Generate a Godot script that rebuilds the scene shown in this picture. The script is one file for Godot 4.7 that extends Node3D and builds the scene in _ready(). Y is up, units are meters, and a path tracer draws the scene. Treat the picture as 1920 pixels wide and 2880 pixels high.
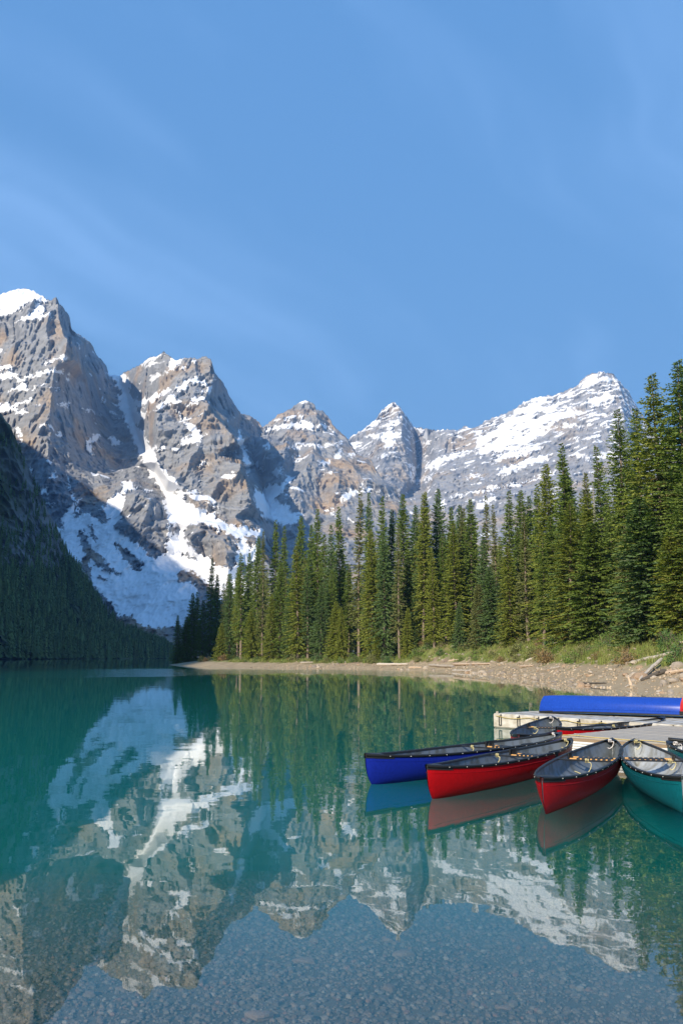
extends Node3D
# A mountain lake: canoes moored at a jetty, spruce forest on a gravel shore, snow-streaked peaks.
# y up, metres; the water surface is y = 0 and the viewer stands at the origin, 2 m up, looking along -z.

const WEST_CREST := [-1060,1006,2480, -962,1011,2450, -930,1030,2460, -887,1030,2450, -859,1015,2430, -841,999,2420, -801,970,2380, -754,942,2300, -760,948,2340, -826,1027,2600, -872,1082,2800, -877,1054,2850, -906,1107,3050, -907,1126,3180, -898,1099,3230, -877,1079,3270, -869,1050,3300, -853,1046,3310, -829,1043,3300, -795,1018,3200, -706,954,2950, -622,895,2720, -563,862,2560, -508,827,2430, -480,819,2380, -467,809,2380, -449,791,2370, -422,788,2340, -401,788,2330, -380,780,2320, -359,783,2310, -341,771,2300, -333,741,2310, -331,741,2335, -364,836,2700, -371,859,2900, -367,861,3060, -357,859,3160, -342,865,3200, -323,865,3230, -301,851,3250, -285,829,3270, -266,735,3250, -231,593,3020, -203,462,2850, -171,371,2650]
const WEST_POINTS := [-733,873,2270, -706,803,2240, -682,776,2230, -674,746,2225, -713,703,2190, -701,638,2150, -692,573,2110, -683,508,2060, -657,445,2010, -642,386,1960, -620,319,1910, -831,908,2330, -904,924,2370, -813,821,2290, -880,808,2320, -942,871,2430, -904,763,2330, -803,739,2240, -861,662,2230, -781,650,2190, -826,573,2150, -770,570,2140, -815,503,2130, -762,486,2100, -772,399,2030, -719,397,2020, -959,677,2280, -849,403,2050, -734,179,1800, -695,229,1850, -635,226,1830, -603,8,1500, -546,8,1480, -457,8,1420, -831,948,2850, -772,823,2680, -837,957,3120, -718,681,2420, -767,779,2820, -778,858,3050, -674,544,2210, -687,603,2450, -686,646,2680, -661,661,2740, -620,430,2080, -611,460,2230, -594,491,2380, -557,512,2420, -585,334,1940, -535,332,1930, -512,360,1980, -458,399,2080, -818,1000,3260, -763,923,3140, -696,795,2930, -603,652,2650, -542,561,2480, -473,457,2270, -405,376,2070, -363,306,1945, -341,260,1880, -312,204,1790, -286,173,1740, -573,786,2560, -556,729,2520, -443,582,2130, -431,513,2080, -415,435,2010, -375,377,1940, -324,344,1890, -324,711,2290, -332,677,2230, -331,622,2180, -307,577,2120, -270,530,2060, -231,469,1980, -214,407,1930, -201,369,1900, -183,313,1860, -351,774,3050, -332,682,2950, -297,574,2750, -248,470,2420, -200,365,2130, -171,304,2000, -317,783,3180, -286,728,3150, -283,634,3000, -241,511,2740, -193,361,2330, -384,584,2150, -356,455,2010, -310,359,1920, -275,441,1990, -243,355,1900, -280,282,1850, -216,281,1840, -430,697,2270, -382,702,2250, -370,628,2190, -257,239,1700, -279,217,1690, -226,213,1660, -197,169,1620, -337,273,1850, -229,262,1800, -187,228,1740, -158,202,1700, -129,164,1650, -102,144,1600, -431,342,1880, -390,317,1840, -386,253,1770, -420,236,1770, -341,213,1720, -351,186,1690, -442,252,1790, -617,299,1900, -546,260,1850, -502,273,1850, -484,301,1880, -515,177,1700, -471,168,1690, -404,167,1680, -342,156,1650, -269,140,1640, -204,130,1620, -175,148,1640, -438,97,1580, -388,81,1560, -334,81,1550, -280,80,1540, -219,79,1520, -338,42,1480, -266,35,1470, -210,42,1460, -386,50,1500, -249,8,1380, -312,5,1370, -183,6,1370, -85,7,1340, -94,77,1480]
const WEST_SNOW := [[-426,411,-393,413,-378,419,-362,421,-354,418,-348,413,-335,407,-340,403,-351,401,-360,399,-368,395,-379,389,-386,387,-424,388],
	[-375,377,-365,382,-354,388,-350,398,-341,398,-339,391,-347,388,-338,388,-332,385,-350,380,-365,378],
	[-338,326,-329,332,-319,336,-311,335,-311,333,-319,332,-328,328],
	[-367,309,-360,311,-348,315,-328,320,-321,320,-314,316,-328,317,-346,312,-359,308,-365,306],
	[-415,323,-382,326,-374,325,-373,320,-380,319,-415,320],
	[-415,312,-379,316,-372,319,-368,316,-365,309,-367,306,-370,310,-378,310,-414,307],
	[-376,296,-367,299,-363,304,-357,304,-355,298,-353,296,-357,296,-366,296,-375,294],
	[-351,296,-346,300,-342,300,-345,297],
	[-340,301,-332,307,-331,306,-337,301],
	[-413,280,-380,283,-371,281,-359,285,-348,285,-349,282,-359,280,-368,278,-364,273,-357,274,-355,269,-358,267,-368,271,-374,275,-379,272,-412,267],
	[-321,282,-309,282,-304,280,-311,278],
	[-272,287,-264,286,-268,283],
	[-331,300,-314,297,-315,297,-331,299],
	[-344,277,-339,280,-342,276],
	[-293,275,-283,275,-276,271,-287,273],
	[-368,253,-362,254,-359,247,-360,242,-356,233,-359,234,-362,244],
	[-322,247,-313,249,-316,243,-320,243],
	[-280,241,-273,248,-272,243,-275,236,-279,232],
	[-288,237,-281,241,-280,231,-276,220,-283,224,-287,232],
	[-261,243,-252,243,-246,235,-254,232,-258,238],
	[-321,280,-315,281,-308,276,-315,278],
	[-350,206,-345,207,-344,202,-348,202],
	[-335,183,-326,184,-326,178,-333,178],
	[-329,170,-319,166,-319,164,-327,166],
	[-307,200,-304,195,-299,179,-295,172,-298,171,-303,184],
	[-295,169,-287,174,-289,168,-293,165,-286,155,-292,158],
	[-325,192,-319,203,-317,194,-313,197,-316,192],
	[-257,170,-252,177,-244,179,-243,191,-234,191,-229,188,-239,182,-245,170,-252,161,-260,160,-267,156,-272,160,-259,164],
	[-230,188,-222,184,-208,183,-215,181,-220,182],
	[-238,153,-229,155,-211,155,-217,152,-227,151,-234,149],
	[-214,149,-205,150,-200,148,-210,147],
	[-218,117,-199,125,-206,119],
	[-263,318,-248,317,-241,312,-237,303,-239,292,-230,284,-216,289,-194,300,-190,296,-204,291,-213,284,-229,278,-230,272,-215,270,-223,264,-229,258,-220,247,-211,228,-203,212,-192,198,-184,194,-180,186,-173,181,-156,181,-162,177,-175,176,-170,167,-156,161,-147,170,-135,162,-144,163,-137,158,-140,153,-126,145,-109,139,-109,146,-86,138,-88,128,-109,132,-100,116,-92,128,-93,105,-114,95,-97,70,-108,48,-186,14,-358,48,-360,93,-317,139,-297,167,-294,151,-281,157,-271,151,-257,163,-245,174,-233,187,-226,184,-241,170,-243,151,-252,139,-236,128,-218,118,-199,125,-194,117,-192,145,-197,171,-198,180,-207,193,-215,200,-217,210,-228,226,-234,242,-242,258,-249,277,-253,289,-249,294],
	[-229,328,-214,339,-203,343,-195,338,-203,339,-219,330,-225,327],
	[-222,325,-215,330,-201,330,-210,327,-220,323],
	[-204,314,-195,320,-194,335,-189,333,-178,333,-185,324,-193,318],
	[-194,294,-183,301,-174,309,-163,312,-152,308,-143,312,-141,309,-155,305,-164,306,-172,306,-181,301,-173,302,-175,295,-184,296,-190,296],
	[-164,295,-155,298,-147,303,-148,298,-156,294],
	[-171,286,-163,288,-153,289,-156,284,-165,282],
	[-210,272,-201,282,-197,289,-190,289,-183,283,-190,283,-199,278,-207,272],
	[-181,279,-167,280,-157,282,-168,277],
	[-187,282,-182,271,-174,262,-176,258,-182,267],
	[-178,255,-170,258,-163,252,-158,250,-160,247,-153,244,-157,239,-162,232,-166,235,-183,232,-177,239,-167,242,-170,249],
	[-206,228,-206,231,-195,233,-197,229],
	[-215,315,-204,314,-209,307,-216,306],
	[-215,230,-207,231,-208,227,-214,227],
	[-161,210,-157,213,-150,218,-154,212],
	[-165,264,-156,267,-158,264],
	[-184,322,-172,325,-179,320],
	[-170,331,-165,332,-167,326],
	[-150,213,-149,215,-149,211],
	[-115,250,-113,250,-112,240,-107,228,-103,216,-103,203,-104,194,-109,210,-111,226,-116,238],
	[-99,184,-87,177,-75,186,-63,151,-80,149,-87,153,-96,170]]
const WEST_BARE := [[-242,177,-234,184,-220,185,-208,170,-193,153,-191,137,-196,124,-192,115,-204,106,-212,110,-218,120,-230,124,-247,136,-251,141,-236,149,-229,158,-236,165],
	[-291,136,-285,136,-277,120,-267,110,-256,98,-239,85,-256,90,-280,106,-286,117,-289,127],
	[-249,124,-240,117,-219,103,-218,93,-229,96,-243,110],
	[-280,143,-274,139,-269,121,-276,130],
	[-269,85,-256,83,-260,79],
	[-180,89,-166,93,-158,88,-147,78,-134,69,-133,56,-154,61,-161,79,-171,80,-179,80],
	[-279,73,-265,69,-251,56,-244,44,-229,43,-220,35,-203,29,-190,31,-180,30,-170,34,-154,61,-133,56,-85,-12,-302,-12],
	[-272,160,-265,161,-256,148,-260,145,-270,148],
	[-319,149,-309,146,-304,140,-312,141],
	[-173,136,-169,142,-160,145,-149,145,-135,136,-123,127,-114,118,-116,101,-122,94,-137,98,-143,107,-157,113,-166,120,-172,128],
	[-157,164,-147,167,-139,160,-148,156],
	[-175,174,-168,176,-159,172,-162,163,-170,167],
	[-185,180,-182,182,-180,178,-183,177],
	[-190,142,-185,142,-182,135,-190,127],
	[-176,111,-171,113,-159,105,-163,103],
	[-137,143,-123,132,-110,124,-115,121,-132,133],
	[-105,151,-89,153,-86,139,-98,136,-109,143],
	[-268,63,-280,113,-286,96]]
const NORTH_CREST := [-393,795,3300, -336,810,3290, -282,836,3260, -268,850,3260, -234,885,3270, -199,906,3290, -169,933,3300, -133,951,3300, -116,943,3300, -99,935,3310, -94,916,3310, -75,915,3320, -56,903,3330, -39,884,3340, -34,863,3340, -7,841,3350, 7,827,3350, 24,811,3340, 39,772,3300, 58,720,3200, 99,670,3050, 124,581,2900, 148,548,2850, 168,525,2800, 180,489,2780, 200,446,2750, 229,398,2700]
const NORTH_POINTS := [-256,787,3200, -191,775,3150, -98,768,3120, -22,775,3180, -203,735,3100, -242,650,2850, -176,650,2800, -92,601,2750, -32,563,2730, 22,580,2780, 61,538,2740, 127,522,2740, -137,681,3000, -63,655,2950, 9,690,3050, 59,638,2950, -343,681,3150, -271,594,2950, -238,461,2680, -170,373,2450, -213,513,2680, -170,508,2620, -130,494,2580, -111,385,2450, -64,493,2680, -49,421,2600, -17,378,2480, 7,443,2580, 82,429,2570, 143,401,2550, 47,487,2680, -151,313,2350, -38,313,2350, 76,319,2400, 175,332,2500, -306,447,2600, -245,209,2100, -82,184,2050, 66,189,2100, 206,197,2200, -202,50,1750, -67,48,1700, 55,50,1750, 171,53,1850, 219,314,2450]
const NORTH_SNOW := [[-87,251,-76,257,-72,255,-51,259,-42,262,-30,257,-9,257,-12,255,-30,253,-51,254,-71,251,-86,249],
	[-64,231,-37,234,-11,234,1,238,1,236,-11,232,-37,231,-61,230],
	[-88,233,-84,237,-78,235,-82,228],
	[-8,220,0,229,-1,220,-7,217],
	[6,223,20,223,15,218],
	[-28,213,-10,215,-19,211],
	[-20,200,-3,204,-11,200],
	[-77,203,-64,209,-71,195],
	[-68,189,-60,198,-51,197,-65,183],
	[-1,168,2,178,11,183,17,181,36,185,36,183,13,177,3,172],
	[-99,184,-86,184,-79,191,-71,188,-64,188,-66,180,-76,170,-59,164,-54,154,-70,150,-76,135,-94,135,-96,168],
	[47,174,55,177,49,173],
	[-45,287,-40,288,-35,285,-47,280,-49,279],
	[-65,260,-56,266,-58,261],
	[-48,272,-46,269,-43,263,-47,261],
	[-55,222,-43,223,-47,220],
	[-65,178,-58,179,-59,173],
	[-87,218,-80,221,-82,216],
	[-93,207,-85,208,-87,203],
	[21,187,27,189,23,186],
	[39,182,45,183,41,180],
	[-71,150,-47,155,-50,143,-68,142],
	[-12,162,-6,154,-8,152],
	[7,152,14,147,10,146]]
const EAST_CREST := [-46,912,3950, 32,958,3950, 50,975,3950, 81,993,3950, 114,1018,3960, 135,1036,3970, 159,1066,3980, 184,1104,3990, 210,1129,4000, 240,1140,4000, 255,1123,4000, 286,1096,4020, 326,1093,4180, 339,1087,4220, 367,1058,4150, 375,1004,3950, 416,992,3930, 472,996,3920, 508,990,3920, 545,1008,3910, 570,992,3900, 597,1002,3900, 629,1026,3890, 697,1045,3860, 758,1070,3840, 781,1091,3820, 854,1109,3800, 910,1112,3790, 951,1123,3770, 1001,1143,3740, 1023,1169,3720, 1052,1183,3710, 1101,1186,3700, 1141,1170,3690, 1174,1160,3740, 1210,1155,3800, 1267,1158,3900, 1330,1118,4000, 1357,1096,4020, 1400,1004,4000, 1510,912,3950, 1662,842,3900]
const EAST_POINTS := [162,947,3850, 89,932,3950, 268,1023,3880, 256,916,3800, 272,799,3700, 272,707,3600, 351,1012,4200, 355,896,4150, 327,756,3950, 405,870,3850, 372,697,3550, 153,789,3650, 160,660,3450, 84,773,3750, 504,847,3750, 468,687,3500, 496,542,3250, 344,550,3300, 182,526,3250, 671,922,3750, 709,774,3500, 820,886,3600, 924,990,3650, 746,648,3300, 999,976,3600, 1005,849,3450, 908,713,3300, 1134,1031,3600, 1106,849,3450, 1263,1083,3850, 1300,947,3850, 1083,680,3300, 760,509,3050, 947,463,2950, 1255,648,3300, 1267,471,3000, -52,70,2500, 250,69,2450, 573,66,2350, 973,65,2300, -33,287,2900, 22,287,2900, 430,282,2850, 809,273,2750, 1130,268,2700, -41,601,3500]
const EAST_SNOW := [[45,276,61,285,63,282,45,270,39,265],
	[33,260,47,266,37,255,23,251,8,241,11,246],
	[21,243,37,245,47,249,68,251,63,244,60,235,52,228,46,229,50,237,37,241],
	[49,262,65,263,62,257,55,258],
	[35,220,50,223,64,227,60,224,50,219],
	[77,210,87,210,83,198,80,190,75,202],
	[78,192,101,198,100,193,85,189],
	[76,235,88,238,99,238,100,235,81,234],
	[79,256,92,254,98,252,93,242,87,250],
	[151,241,163,248,184,262,204,282,225,290,240,291,248,286,241,272,255,274,272,272,265,265,248,265,237,255,217,241,196,227,169,227,156,219,151,227],
	[268,303,284,318,297,315,312,312,315,308,297,308,286,302,276,298],
	[279,288,300,296,309,288,296,284,282,279],
	[167,219,189,225,226,234,223,227,196,220,174,214],
	[169,203,196,213,216,219,234,222,232,216,212,211,189,201,175,197],
	[95,213,112,219,136,227,151,227,129,219,110,210,109,206,95,205],
	[120,174,145,180,175,186,212,196,237,203,237,201,202,191,161,181,123,173],
	[260,225,273,220,306,224,308,220,276,217,261,220],
	[137,196,154,201,158,199,143,195],
	[296,256,281,255,296,261],
	[237,253,254,258,274,255,298,260,300,257,264,253],
	[149,166,165,178,173,173,161,164,149,156],
	[105,166,113,173,116,163,104,159],
	[288,234,280,236,294,241],
	[260,241,267,240,263,237]]
const SLOPE_CREST := [-445,370,1000, -417,318,1000, -385,273,1000, -371,255,1000, -352,218,1000, -331,170,1010, -323,152,1020, -313,126,1030, -295,81,1060, -278,51,1080, -262,32,1090, -235,18,1100, -212,9,1100, -199,2,1090, -196,-1,1085]
const SLOPE_POINTS := [-303,0,720, -280,0,760, -247,0,900, -218,-1,1020, -361,188,950, -322,87,860, -307,95,940, -292,48,900, -270,29,980, -406,230,930, -342,81,800, -247,11,1040, -340,152,960]
# spruces by the shore: x, height of the tip, distance, kind, fullness
const TREES := [-44.6,13.4,250.2,0,0.80, -42.2,13.0,250.6,0,0.75, -41.2,19.7,253.8,0,0.80, -40.0,20.3,255.5,0,0.80, -37.5,17.5,249.2,0,0.80, -35.6,29.1,249.8,0,0.85, -34.3,24.8,253.0,0,0.80, -31.6,21.9,246.6,2,0.80, -26.6,22.2,220.0,2,0.80, -27.5,9.8,211.1,1,0.80, -26.3,24.7,230.8,0,0.80, -22.1,25.3,202.0,0,0.90, -22.6,27.2,218.6,0,0.75, -18.9,11.8,193.5,1,0.80, -20.0,30.4,214.6,0,0.80, -17.3,30.2,202.5,3,0.75, -14.3,14.9,186.0,1,0.75, -14.6,33.2,206.2,0,0.85, -12.6,21.3,186.6,0,0.80, -12.9,32.0,206.6,0,0.80, -9.8,18.3,184.0,2,0.80, -8.5,24.5,179.3,1,1.00, -9.1,32.9,198.5,0,0.90, -6.6,19.5,178.0,2,0.80, -6.0,29.9,189.4,0,0.80, -4.7,32.2,184.2,0,0.95, -4.0,16.0,172.3,2,0.80, -2.4,28.0,177.0,2,0.80, -1.1,12.2,169.2,1,0.70, -0.3,32.2,181.2,0,0.90, -0.2,11.0,167.7,1,0.60, 1.3,20.2,176.5,0,0.80, 3.1,33.3,168.2,3,1.00, 5.2,34.3,177.3,2,0.80, 5.6,25.0,162.6,1,0.85, 7.7,32.6,170.9,0,0.90, 9.2,30.6,174.4,2,0.80, 6.0,5.8,159.7,1,0.80, 7.4,24.3,160.7,2,0.75, 9.9,24.9,157.8,3,0.70, 11.6,33.0,170.5,0,0.90, 11.2,10.4,156.8,1,0.60, 13.7,30.6,170.5,2,0.80, 14.2,31.3,161.1,1,0.90, 15.2,31.8,162.3,1,0.80, 15.3,19.7,153.3,1,0.75, 17.4,32.8,165.1,2,0.90, 17.6,22.5,155.1,0,0.80, 20.3,29.5,164.9,0,0.80, 18.8,24.2,151.0,1,1.00, 20.8,28.9,160.6,2,0.80, 18.4,10.6,144.6,2,0.60, 21.5,28.8,152.1,0,0.90, 20.8,13.2,141.0,3,0.60, 21.2,13.2,141.9,3,0.60, 22.3,22.4,144.3,2,0.70, 24.4,29.6,153.6,3,0.80, 25.9,27.9,152.5,3,0.70, 22.8,15.8,140.0,2,0.80, 26.4,28.7,143.9,0,0.90, 24.0,18.2,131.7,1,0.90, 26.1,21.4,136.6,0,0.80, 28.7,28.7,144.0,0,0.90, 26.0,22.1,128.2,3,0.80, 30.5,28.2,146.0,2,0.80, 30.4,28.9,139.5,0,0.80, 28.6,28.8,125.0,1,1.00, 25.9,17.6,118.4,0,0.90, 28.3,20.8,120.3,0,0.90, 28.6,29.4,114.3,0,0.90, 29.4,25.8,114.6,2,1.00, 26.2,19.9,104.8,1,1.15, 28.9,21.3,106.5,1,0.90, 30.9,23.5,111.1,4,0.60, 31.2,23.0,110.7,4,0.60, 32.5,28.7,111.8,0,0.85, 27.4,16.5,98.9,0,1.10, 30.3,18.0,102.0,0,0.90, 30.4,28.9,96.2,0,1.00, 29.2,15.1,94.1,3,0.60, 32.7,24.4,101.7,1,1.00, 31.2,28.1,92.8,0,1.00, 26.9,16.0,80.0,2,1.15, 29.3,28.5,83.3,1,1.15, 30.0,18.5,84.2,0,1.10, 30.0,28.6,79.5,0,1.15, 26.2,11.8,71.4,1,1.00, 32.1,29.4,83.2,2,1.00, 28.0,19.4,71.1,0,1.10]
const LOGS := [22.1,-70.0,24.2,-64.0,0.16,0.00,0.00,0, 22.1,-64.0,19.3,-60.2,0.14,0.35,0.00,0, 21.0,-60.2,19.2,-59.7,0.16,0.05,0.00,3, 20.6,-58.9,21.3,-57.1,0.15,0.00,0.10,2, 17.3,-67.1,18.0,-63.3,0.09,0.00,0.00,3, 22.2,-76.0,22.6,-72.0,0.17,0.00,0.00,1, 20.0,-104.0,20.4,-99.4,0.15,0.00,0.00,2, 20.1,-89.3,20.7,-88.0,0.15,0.00,0.00,1, 21.6,-108.7,22.9,-106.6,0.14,0.00,0.10,0, 16.3,-135.4,19.2,-120.6,0.20,0.00,0.00,2, 14.7,-137.4,16.0,-132.4,0.24,0.00,0.00,1, 16.3,-140.8,17.5,-138.8,0.18,0.00,0.10,2, 15.1,-126.4,16.5,-118.7,0.14,0.00,0.00,0, 5.9,-153.4,10.7,-149.6,0.24,0.00,0.00,0, 1.4,-163.2,3.9,-160.9,0.20,0.00,0.00,2, -2.8,-174.0,1.5,-172.0,0.16,0.70,0.00,0, 10.5,-144.8,12.2,-141.8,0.18,0.00,0.00,2, 13.4,-141.5,15.9,-132.9,0.20,0.00,0.00,1, -7.5,-170.3,-5.1,-168.5,0.16,0.00,0.00,1]
const LOG_LABELS := ["long bleached white log lying along the top of the beach", "pale log slanting down the beach across a dark log", "dark wet log under the slanting pale log", "tan log at the picture edge below the long white log", "thin dark log lying along the waterline", "thick grey log beside the end of the long white log", "short tan log on the gravel below the two big trunks", "short grey log tilted on the gravel below the slanting trunk", "pale log lying up the bank among the shrubs", "long tan log along the middle of the stony beach", "thick grey log end at the left of the long tan log", "short tan log at the edge of the shrubs", "pale log close to the waterline below the long tan log", "long pale log on the gravel in the middle of the shore", "tan log at the top of the beach under the spruces", "white fallen trunk propped on its branches by the forest edge", "short tan log near the waterline beyond the long pale log", "grey log half buried in the stones", "small grey log on the narrow gravel spit"]
const STUMP := [18.13, -58.51]

const SUN_AZIMUTH := 28.5   # degrees west of straight behind the viewer
const SUN_HEIGHT := 25.5

var fine := FastNoiseLite.new()
var soft := FastNoiseLite.new()
var crag := FastNoiseLite.new()
var rng := RandomNumberGenerator.new()
var used := {}
var M := {}


# ------------------------------------------------------------------ small helpers
class MB:
	var v := PackedVector3Array()
	var n := PackedVector3Array()
	var c := PackedColorArray()
	var uv := PackedVector2Array()
	var ix := PackedInt32Array()
	var tint := Color.WHITE
	var colored := false

	func tri(a: Vector3, b: Vector3, d: Vector3) -> void:
		var m := (d - a).cross(b - a).normalized()
		var k := v.size()
		v.append(a); v.append(b); v.append(d)
		n.append(m); n.append(m); n.append(m)
		if colored:
			c.append(tint); c.append(tint); c.append(tint)
		ix.append(k); ix.append(k + 1); ix.append(k + 2)

	func quad(a: Vector3, b: Vector3, d: Vector3, e: Vector3) -> void:
		tri(a, b, d); tri(a, d, e)

	# box with chamfered edges
	func box(at: Vector3, size: Vector3, bevel := 0.0, turn := Basis.IDENTITY) -> void:
		var h := size / 2.0
		var b := minf(bevel, minf(h.x, minf(h.y, h.z)) * 0.9)
		if b <= 0.0:
			for ax in 3:
				for sg: float in [-1.0, 1.0]:
					var p := []
					for k in 4:
						var w := Vector3.ZERO
						w[ax] = sg * h[ax]
						w[(ax + 1) % 3] = h[(ax + 1) % 3] * (1.0 if k == 1 or k == 2 else -1.0)
						w[(ax + 2) % 3] = h[(ax + 2) % 3] * (1.0 if k >= 2 else -1.0)
						p.append(at + turn * w)
					if sg < 0: quad(p[0], p[1], p[2], p[3])
					else: quad(p[3], p[2], p[1], p[0])
			return
		# a corner has three points, one on each face
		var pt := func(s: Vector3, ax: int) -> Vector3:
			var w := Vector3(s.x * (h.x - b), s.y * (h.y - b), s.z * (h.z - b))
			w[ax] = s[ax] * h[ax]
			return at + turn * w
		var mid := at
		var outward := func(a: Vector3, bb: Vector3, d: Vector3) -> void:
			if (d - a).cross(bb - a).dot((a + bb + d) / 3.0 - mid) > 0.0: tri(a, bb, d)
			else: tri(a, d, bb)
		for ax in 3:
			var o1 := (ax + 1) % 3
			var o2 := (ax + 2) % 3
			for sg: float in [-1.0, 1.0]:
				var cs := []
				for k in 4:
					var s := Vector3.ZERO
					s[ax] = sg
					s[o1] = 1.0 if k == 1 or k == 2 else -1.0
					s[o2] = 1.0 if k >= 2 else -1.0
					cs.append(pt.call(s, ax))
				outward.call(cs[0], cs[1], cs[2]); outward.call(cs[0], cs[2], cs[3])
			for s1: float in [-1.0, 1.0]:
				for s2: float in [-1.0, 1.0]:
					var e := []
					for s0: float in [-1.0, 1.0]:
						var s := Vector3.ZERO
						s[ax] = s0; s[o1] = s1; s[o2] = s2
						e.append(pt.call(s, o1)); e.append(pt.call(s, o2))
					outward.call(e[0], e[1], e[3]); outward.call(e[0], e[3], e[2])
		for sx: float in [-1.0, 1.0]:
			for sy: float in [-1.0, 1.0]:
				for sz: float in [-1.0, 1.0]:
					var s := Vector3(sx, sy, sz)
					outward.call(pt.call(s, 0), pt.call(s, 1), pt.call(s, 2))

	# rows x columns of points with smooth normals; outside is on the side of the clockwise winding
	func sheet(p: PackedVector3Array, rows: int, cols: int, flip := false) -> void:
		var k0 := v.size()
		var nn := PackedVector3Array()
		nn.resize(p.size())
		for r in rows - 1:
			for q in cols - 1:
				var a := r * cols + q
				var f := [a, a + 1, a + cols + 1, a + cols]
				if flip: f = [a, a + cols, a + cols + 1, a + 1]
				for t: Array in [[f[0], f[1], f[2]], [f[0], f[2], f[3]]]:
					var m := (p[t[2]] - p[t[0]]).cross(p[t[1]] - p[t[0]])
					if m.length_squared() < 1e-16: continue
					for w: int in t: nn[w] += m
					ix.append(k0 + t[0]); ix.append(k0 + t[1]); ix.append(k0 + t[2])
		for a in p.size():
			v.append(p[a])
			n.append(nn[a].normalized() if nn[a].length_squared() > 1e-20 else Vector3.UP)
			if colored: c.append(tint)

	func tube(p: PackedVector3Array, radius: Array, sides := 6, squash := 1.0) -> void:
		var g := PackedVector3Array()
		for i in p.size():
			var d := (p[mini(i + 1, p.size() - 1)] - p[maxi(i - 1, 0)]).normalized()
			var up := Vector3.UP if absf(d.y) < 0.9 else Vector3.RIGHT
			var s := d.cross(up).normalized()
			var u := s.cross(d)
			var r: float = radius[mini(i, radius.size() - 1)]
			for k in sides + 1:
				var a := TAU * k / sides
				g.append(p[i] + s * cos(a) * r + u * sin(a) * r * squash)
		sheet(g, p.size(), sides + 1)
		for e in 2:
			var i := 0 if e == 0 else p.size() - 1
			for k in sides:
				var a := g[i * (sides + 1) + k]
				var b := g[i * (sides + 1) + k + 1]
				if e == 0: tri(p[i], b, a)
				else: tri(p[i], a, b)

	func mesh() -> ArrayMesh:
		var a := []
		a.resize(Mesh.ARRAY_MAX)
		a[Mesh.ARRAY_VERTEX] = v
		a[Mesh.ARRAY_NORMAL] = n
		if c.size() == v.size() and colored: a[Mesh.ARRAY_COLOR] = c
		if uv.size() == v.size(): a[Mesh.ARRAY_TEX_UV] = uv
		a[Mesh.ARRAY_INDEX] = ix
		var m := ArrayMesh.new()
		m.add_surface_from_arrays(Mesh.PRIMITIVE_TRIANGLES, a)
		return m


func numbered(called: String) -> String:
	var k: int = used.get(called, 0)
	used[called] = k + 1
	return called if k == 0 else "%s_%03d" % [called, k]


func obj(called: String, mesh: Mesh, mat: Material, parent: Node3D = self) -> MeshInstance3D:
	var o := MeshInstance3D.new()
	o.mesh = mesh
	o.material_override = mat
	if parent == self:
		o.name = numbered(called)
	else:
		var k := 0
		for ch in parent.get_children():
			if ch.get_meta("base_name", "") == called: k += 1
		o.name = called if k == 0 else "%s_%03d" % [called, k]
		o.set_meta("base_name", called)
	parent.add_child(o, true)
	return o


func thing(called: String, label: String, category: String, group := "", at := Vector3.ZERO) -> Node3D:
	var o := Node3D.new()
	o.name = numbered(called)
	add_child(o, true)
	o.position = at
	tag(o, label, category, group)
	return o


func tag(o: Node, label: String, category: String, group := "", kind := "") -> Node:
	if label: o.set_meta("label", label)
	if category: o.set_meta("category", category)
	if group: o.set_meta("group", group)
	if kind: o.set_meta("kind", kind)
	return o


func copy_of(src: Node3D, called: String, label: String, group := "") -> Node3D:
	var r: Node3D = src.duplicate()
	r.name = numbered(called)
	add_child(r, true)
	r.set_meta("label", label)
	if group: r.set_meta("group", group)
	return r


func mat(color: Color, rough := 0.8, vertex := false) -> StandardMaterial3D:
	var m := StandardMaterial3D.new()
	m.albedo_color = color.linear_to_srgb()
	m.roughness = rough
	m.vertex_color_use_as_albedo = vertex
	m.metallic_specular = 0.4
	return m


func noise_tex(size: int, freq: float, octaves := 4, kind := FastNoiseLite.TYPE_SIMPLEX_SMOOTH, seed_ := 1, ramp: Gradient = null) -> NoiseTexture2D:
	var f := FastNoiseLite.new()
	f.noise_type = kind
	f.frequency = freq
	f.seed = seed_
	f.fractal_octaves = octaves
	var t := NoiseTexture2D.new()
	t.width = size
	t.height = size
	t.seamless = true
	t.noise = f
	if ramp: t.color_ramp = ramp
	return t


# ------------------------------------------------------------------ the scene
func _ready() -> void:
	rng.seed = 11
	fine.noise_type = FastNoiseLite.TYPE_SIMPLEX_SMOOTH
	fine.frequency = 1.0
	fine.fractal_octaves = 3
	soft.noise_type = FastNoiseLite.TYPE_SIMPLEX_SMOOTH
	soft.frequency = 1.0
	soft.fractal_type = FastNoiseLite.FRACTAL_NONE
	soft.seed = 5
	crag.noise_type = FastNoiseLite.TYPE_SIMPLEX
	crag.frequency = 1.0
	crag.fractal_type = FastNoiseLite.FRACTAL_RIDGED
	crag.fractal_octaves = 5
	crag.fractal_gain = 0.55
	crag.seed = 9

	camera_and_light()
	materials()
	var t0 := Time.get_ticks_msec()
	peaks()
	print("peaks ", Time.get_ticks_msec() - t0)
	west_ridge()
	shore_outline()
	ground_sheets()
	water()
	print("ground ", Time.get_ticks_msec() - t0)
	docks()
	canoes()
	print("boats ", Time.get_ticks_msec() - t0)
	forest()
	print("forest ", Time.get_ticks_msec() - t0)
	beach_things()
	print("beach ", Time.get_ticks_msec() - t0)


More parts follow.
